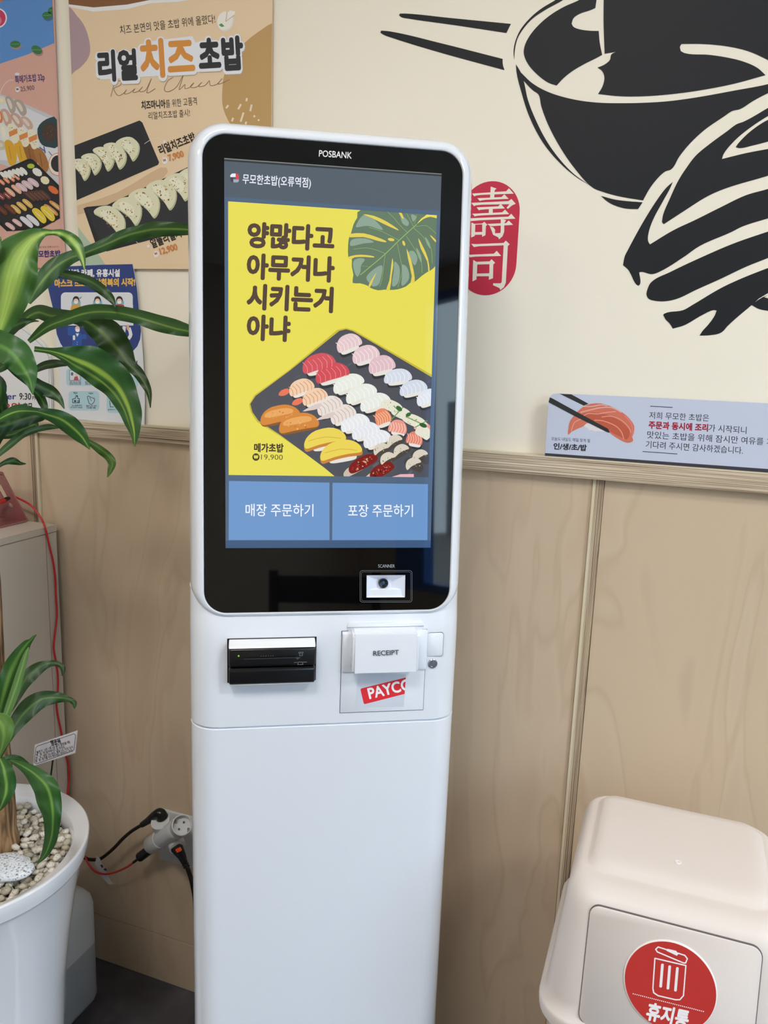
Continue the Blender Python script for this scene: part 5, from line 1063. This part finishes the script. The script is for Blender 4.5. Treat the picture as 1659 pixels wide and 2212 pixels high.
# ------------------------------------------------------------------ waste bin
bi = empty('waste_bin', (0.052, 1.03, 0), label='beige plastic swing-lid waste bin with a round red sticker', cat='bin')
BO = Vector(bi.location)
def brings(L): return [[Vector((x, y, z))-BO for x, y in rrect(x0, x1, y0, y1, r, 8)] for z, x0, x1, y0, y1, r in L]
bm = bmesh.new(); loft(bm, brings([(0.0, -0.062, 0.166, 0.915, 1.150, 0.03), (0.004, -0.066, 0.170, 0.911, 1.154, 0.03), (0.53, -0.086, 0.190, 0.889, 1.175, 0.04), (0.548, -0.0865, 0.1905, 0.888, 1.1755, 0.04)]))
bm_obj('body', bm, M['bin'], bi, angle=45)
bm = bmesh.new()
loft(bm, brings([(0.538, -0.0985, 0.2025, 0.874, 1.188, 0.050), (0.552, -0.0995, 0.2035, 0.873, 1.189, 0.050), (0.5555, -0.0975, 0.2015, 0.875, 1.187, 0.048), (0.560, -0.0925, 0.1965, 0.881, 1.182, 0.044), (0.575, -0.0905, 0.1945, 0.883, 1.181, 0.042), (0.678, -0.0785, 0.1825, 0.907, 1.166, 0.036), (0.694, -0.0765, 0.1805, 0.912, 1.163, 0.036),
                 (0.7035, -0.0735, 0.1775, 0.918, 1.160, 0.035), (0.7105, -0.069, 0.173, 0.928, 1.156, 0.034), (0.7130, -0.063, 0.167, 0.944, 1.152, 0.030), (0.7120, -0.0595, 0.1635, 0.955, 1.1505, 0.026),
                 (0.7128, -0.0570, 0.1610, 0.960, 1.1490, 0.024), (0.7175, -0.0530, 0.1570, 0.967, 1.1460, 0.022), (0.7200, -0.049, 0.153, 0.976, 1.142, 0.019), (0.7203, -0.040, 0.144, 0.990, 1.130, 0.014)]))
bm_obj('lid', bm, M['bin'], bi, angle=50)
# flap in the front face of the lid
FA = Vector((0, 0.883, 0.575)); FBv = Vector((0, 0.907, 0.678)); UF = (FBv-FA).normalized(); NFl = NX.cross(UF).normalized()
if NFl.y > 0: NFl = -NFl
def fl(u, v):
    p = hit(u, v, FA + NFl*0.001, NFl); return p.x, (p-FA).dot(UF)
fa = fl(1284, 1955); fb = fl(1640, 2048); fc_ = fl(1247, 2185)
fx0 = (fa[0]+fc_[0])/2-0.001; fx1 = fb[0]+0.004; fz1 = (fa[1]+fb[1])/2; fz0 = fc_[1]-0.012
def fplate(name, x0, x1, z0, z1, r, o0, o1, m, ch=0.0):
    bm = bmesh.new(); o = rrect(x0, x1, z0, z1, r, 7); R_ = []
    for off, ins in ((o0, 0), (o1-ch, 0), (o1, ch)):
        cxx, czz = (x0+x1)/2, (z0+z1)/2
        R_.append([FA + Vector((cxx+(x-cxx)*(1-ins/0.09), 0, 0)) + UF*(czz+(z-czz)*(1-ins/0.07)) + NFl*off - BO for x, z in o])
    loft(bm, R_); return bm_obj(name, bm, m, bi, angle=50)
fplate('flap_gap', fx0-0.0010, fx1+0.0010, fz0-0.0010, fz1+0.0014, 0.0128, -0.002, 0.0003, mat('flap_joint', '#6a6264', 0.7))
fplate('flap', fx0, fx1, fz0, fz1, 0.012, -0.001, 0.0016, M['bin'], 0.0008)
sc2 = hit(1446.6, 2128.6, FA + NFl*0.002, NFl); ru = (hit(1548, 2140, FA+NFl*0.002, NFl)-hit(1345.5, 2108, FA+NFl*0.002, NFl)).length/2
bm = bmesh.new(); lathe(bm, [(ru, -0.001), (ru, 0.0006), (ru-0.0004, 0.0009)], sc2-BO, NFl, 64)
sk = bm_obj('round_sticker', bm, mat('sticker_edge', '#efe9e8', 0.4), bi, angle=50)
D = Print(lambda u, v: hit(u, v, FA + NFl*0.0030, NFl)-BO, NFl, base=0.0001)
ctr = fl(1446.6, 2128.6)
class Fl: pass
D2 = Print(lambda x, z: FA + Vector((x, 0, 0)) + UF*z + NFl*0.0030 - BO, NFl, base=0.0001)
D2.raw([(ctr[0]+(ru-0.0014)*math.cos(k*math.pi/36), ctr[1]+(ru-0.0014)*math.sin(k*math.pi/36)) for k in range(72)], lin('#c23430'), 0)
D.crop(1140, 1650, 0.31284)
WHT = '#f4f0f4'
D.line([(878, 1342), (1092, 1392), (1075, 1600), (1050, 1628), (1020, 1628), (900, 1600), (870, 1580), (864, 1550)], 9, WHT, 2, 0, True)
D.line([(900, 1264), (1085, 1322), (1102, 1345), (1090, 1375), (1075, 1374), (895, 1298), (884, 1280)], 9, WHT, 2, 0, True); D.poly([(958, 1290), (965, 1276), (1025, 1290), (1040, 1312), (1030, 1325)], WHT, 2)
for a, b in (((930, 1388), (918, 1535)), ((980, 1400), (968, 1548)), ((1033, 1412), (1020, 1562))):
    D.line([a, b], 19, WHT, 2); D.ell(a[0], a[1], 9.5, 9.5, WHT, 2); D.ell(b[0], b[1], 9.5, 9.5, WHT, 2)
for k in range(38): D.ell(728+k*13.1, 1587+k*3.3, 4.2, 4.2, WHT, 2, 0, 8)
D.text('휴지통', (812, 1752), (1103, 1815), 112, WHT, 2, 0.04)
D.build('sticker_print', M['ink'], sk); 
o = D2.build('sticker_face', M['ink'], sk)
bm = bmesh.new(); c = on_z(1465, 1862, 0.7205)
lathe(bm, [(0.0042, -0.001), (0.0042, 0.0004), (0.0026, 0.0005), (0.0024, -0.0002), (0.0008, -0.0002)], c-BO, n=24); bm_obj('centre_dot', bm, M['white2'], bi, angle=30)

# ------------------------------------------------------------------ what the glossy screen mirrors: a black chair behind the camera
t = empty('dining_chair', (0.80, -0.80, 0), 0.7, label='black wooden dining chair standing behind the camera', cat='chair')
box_obj('seat', (-0.21, -0.21, 0.43), (0.21, 0.21, 0.455), M['blackp'], t, bev=0.004)
for x in (-0.19, 0.19):
    box_obj('leg', (x-0.016, -0.20, 0), (x+0.016, -0.168, 0.43), M['blackp'], t); box_obj('leg', (x-0.016, 0.172, 0), (x+0.016, 0.204, 0.86), M['blackp'], t)
box_obj('backrest', (-0.19, 0.176, 0.74), (0.19, 0.198, 0.84), M['blackp'], t, bev=0.004); box_obj('back_slat', (-0.17, 0.18, 0.60), (0.17, 0.194, 0.64), M['blackp'], t)
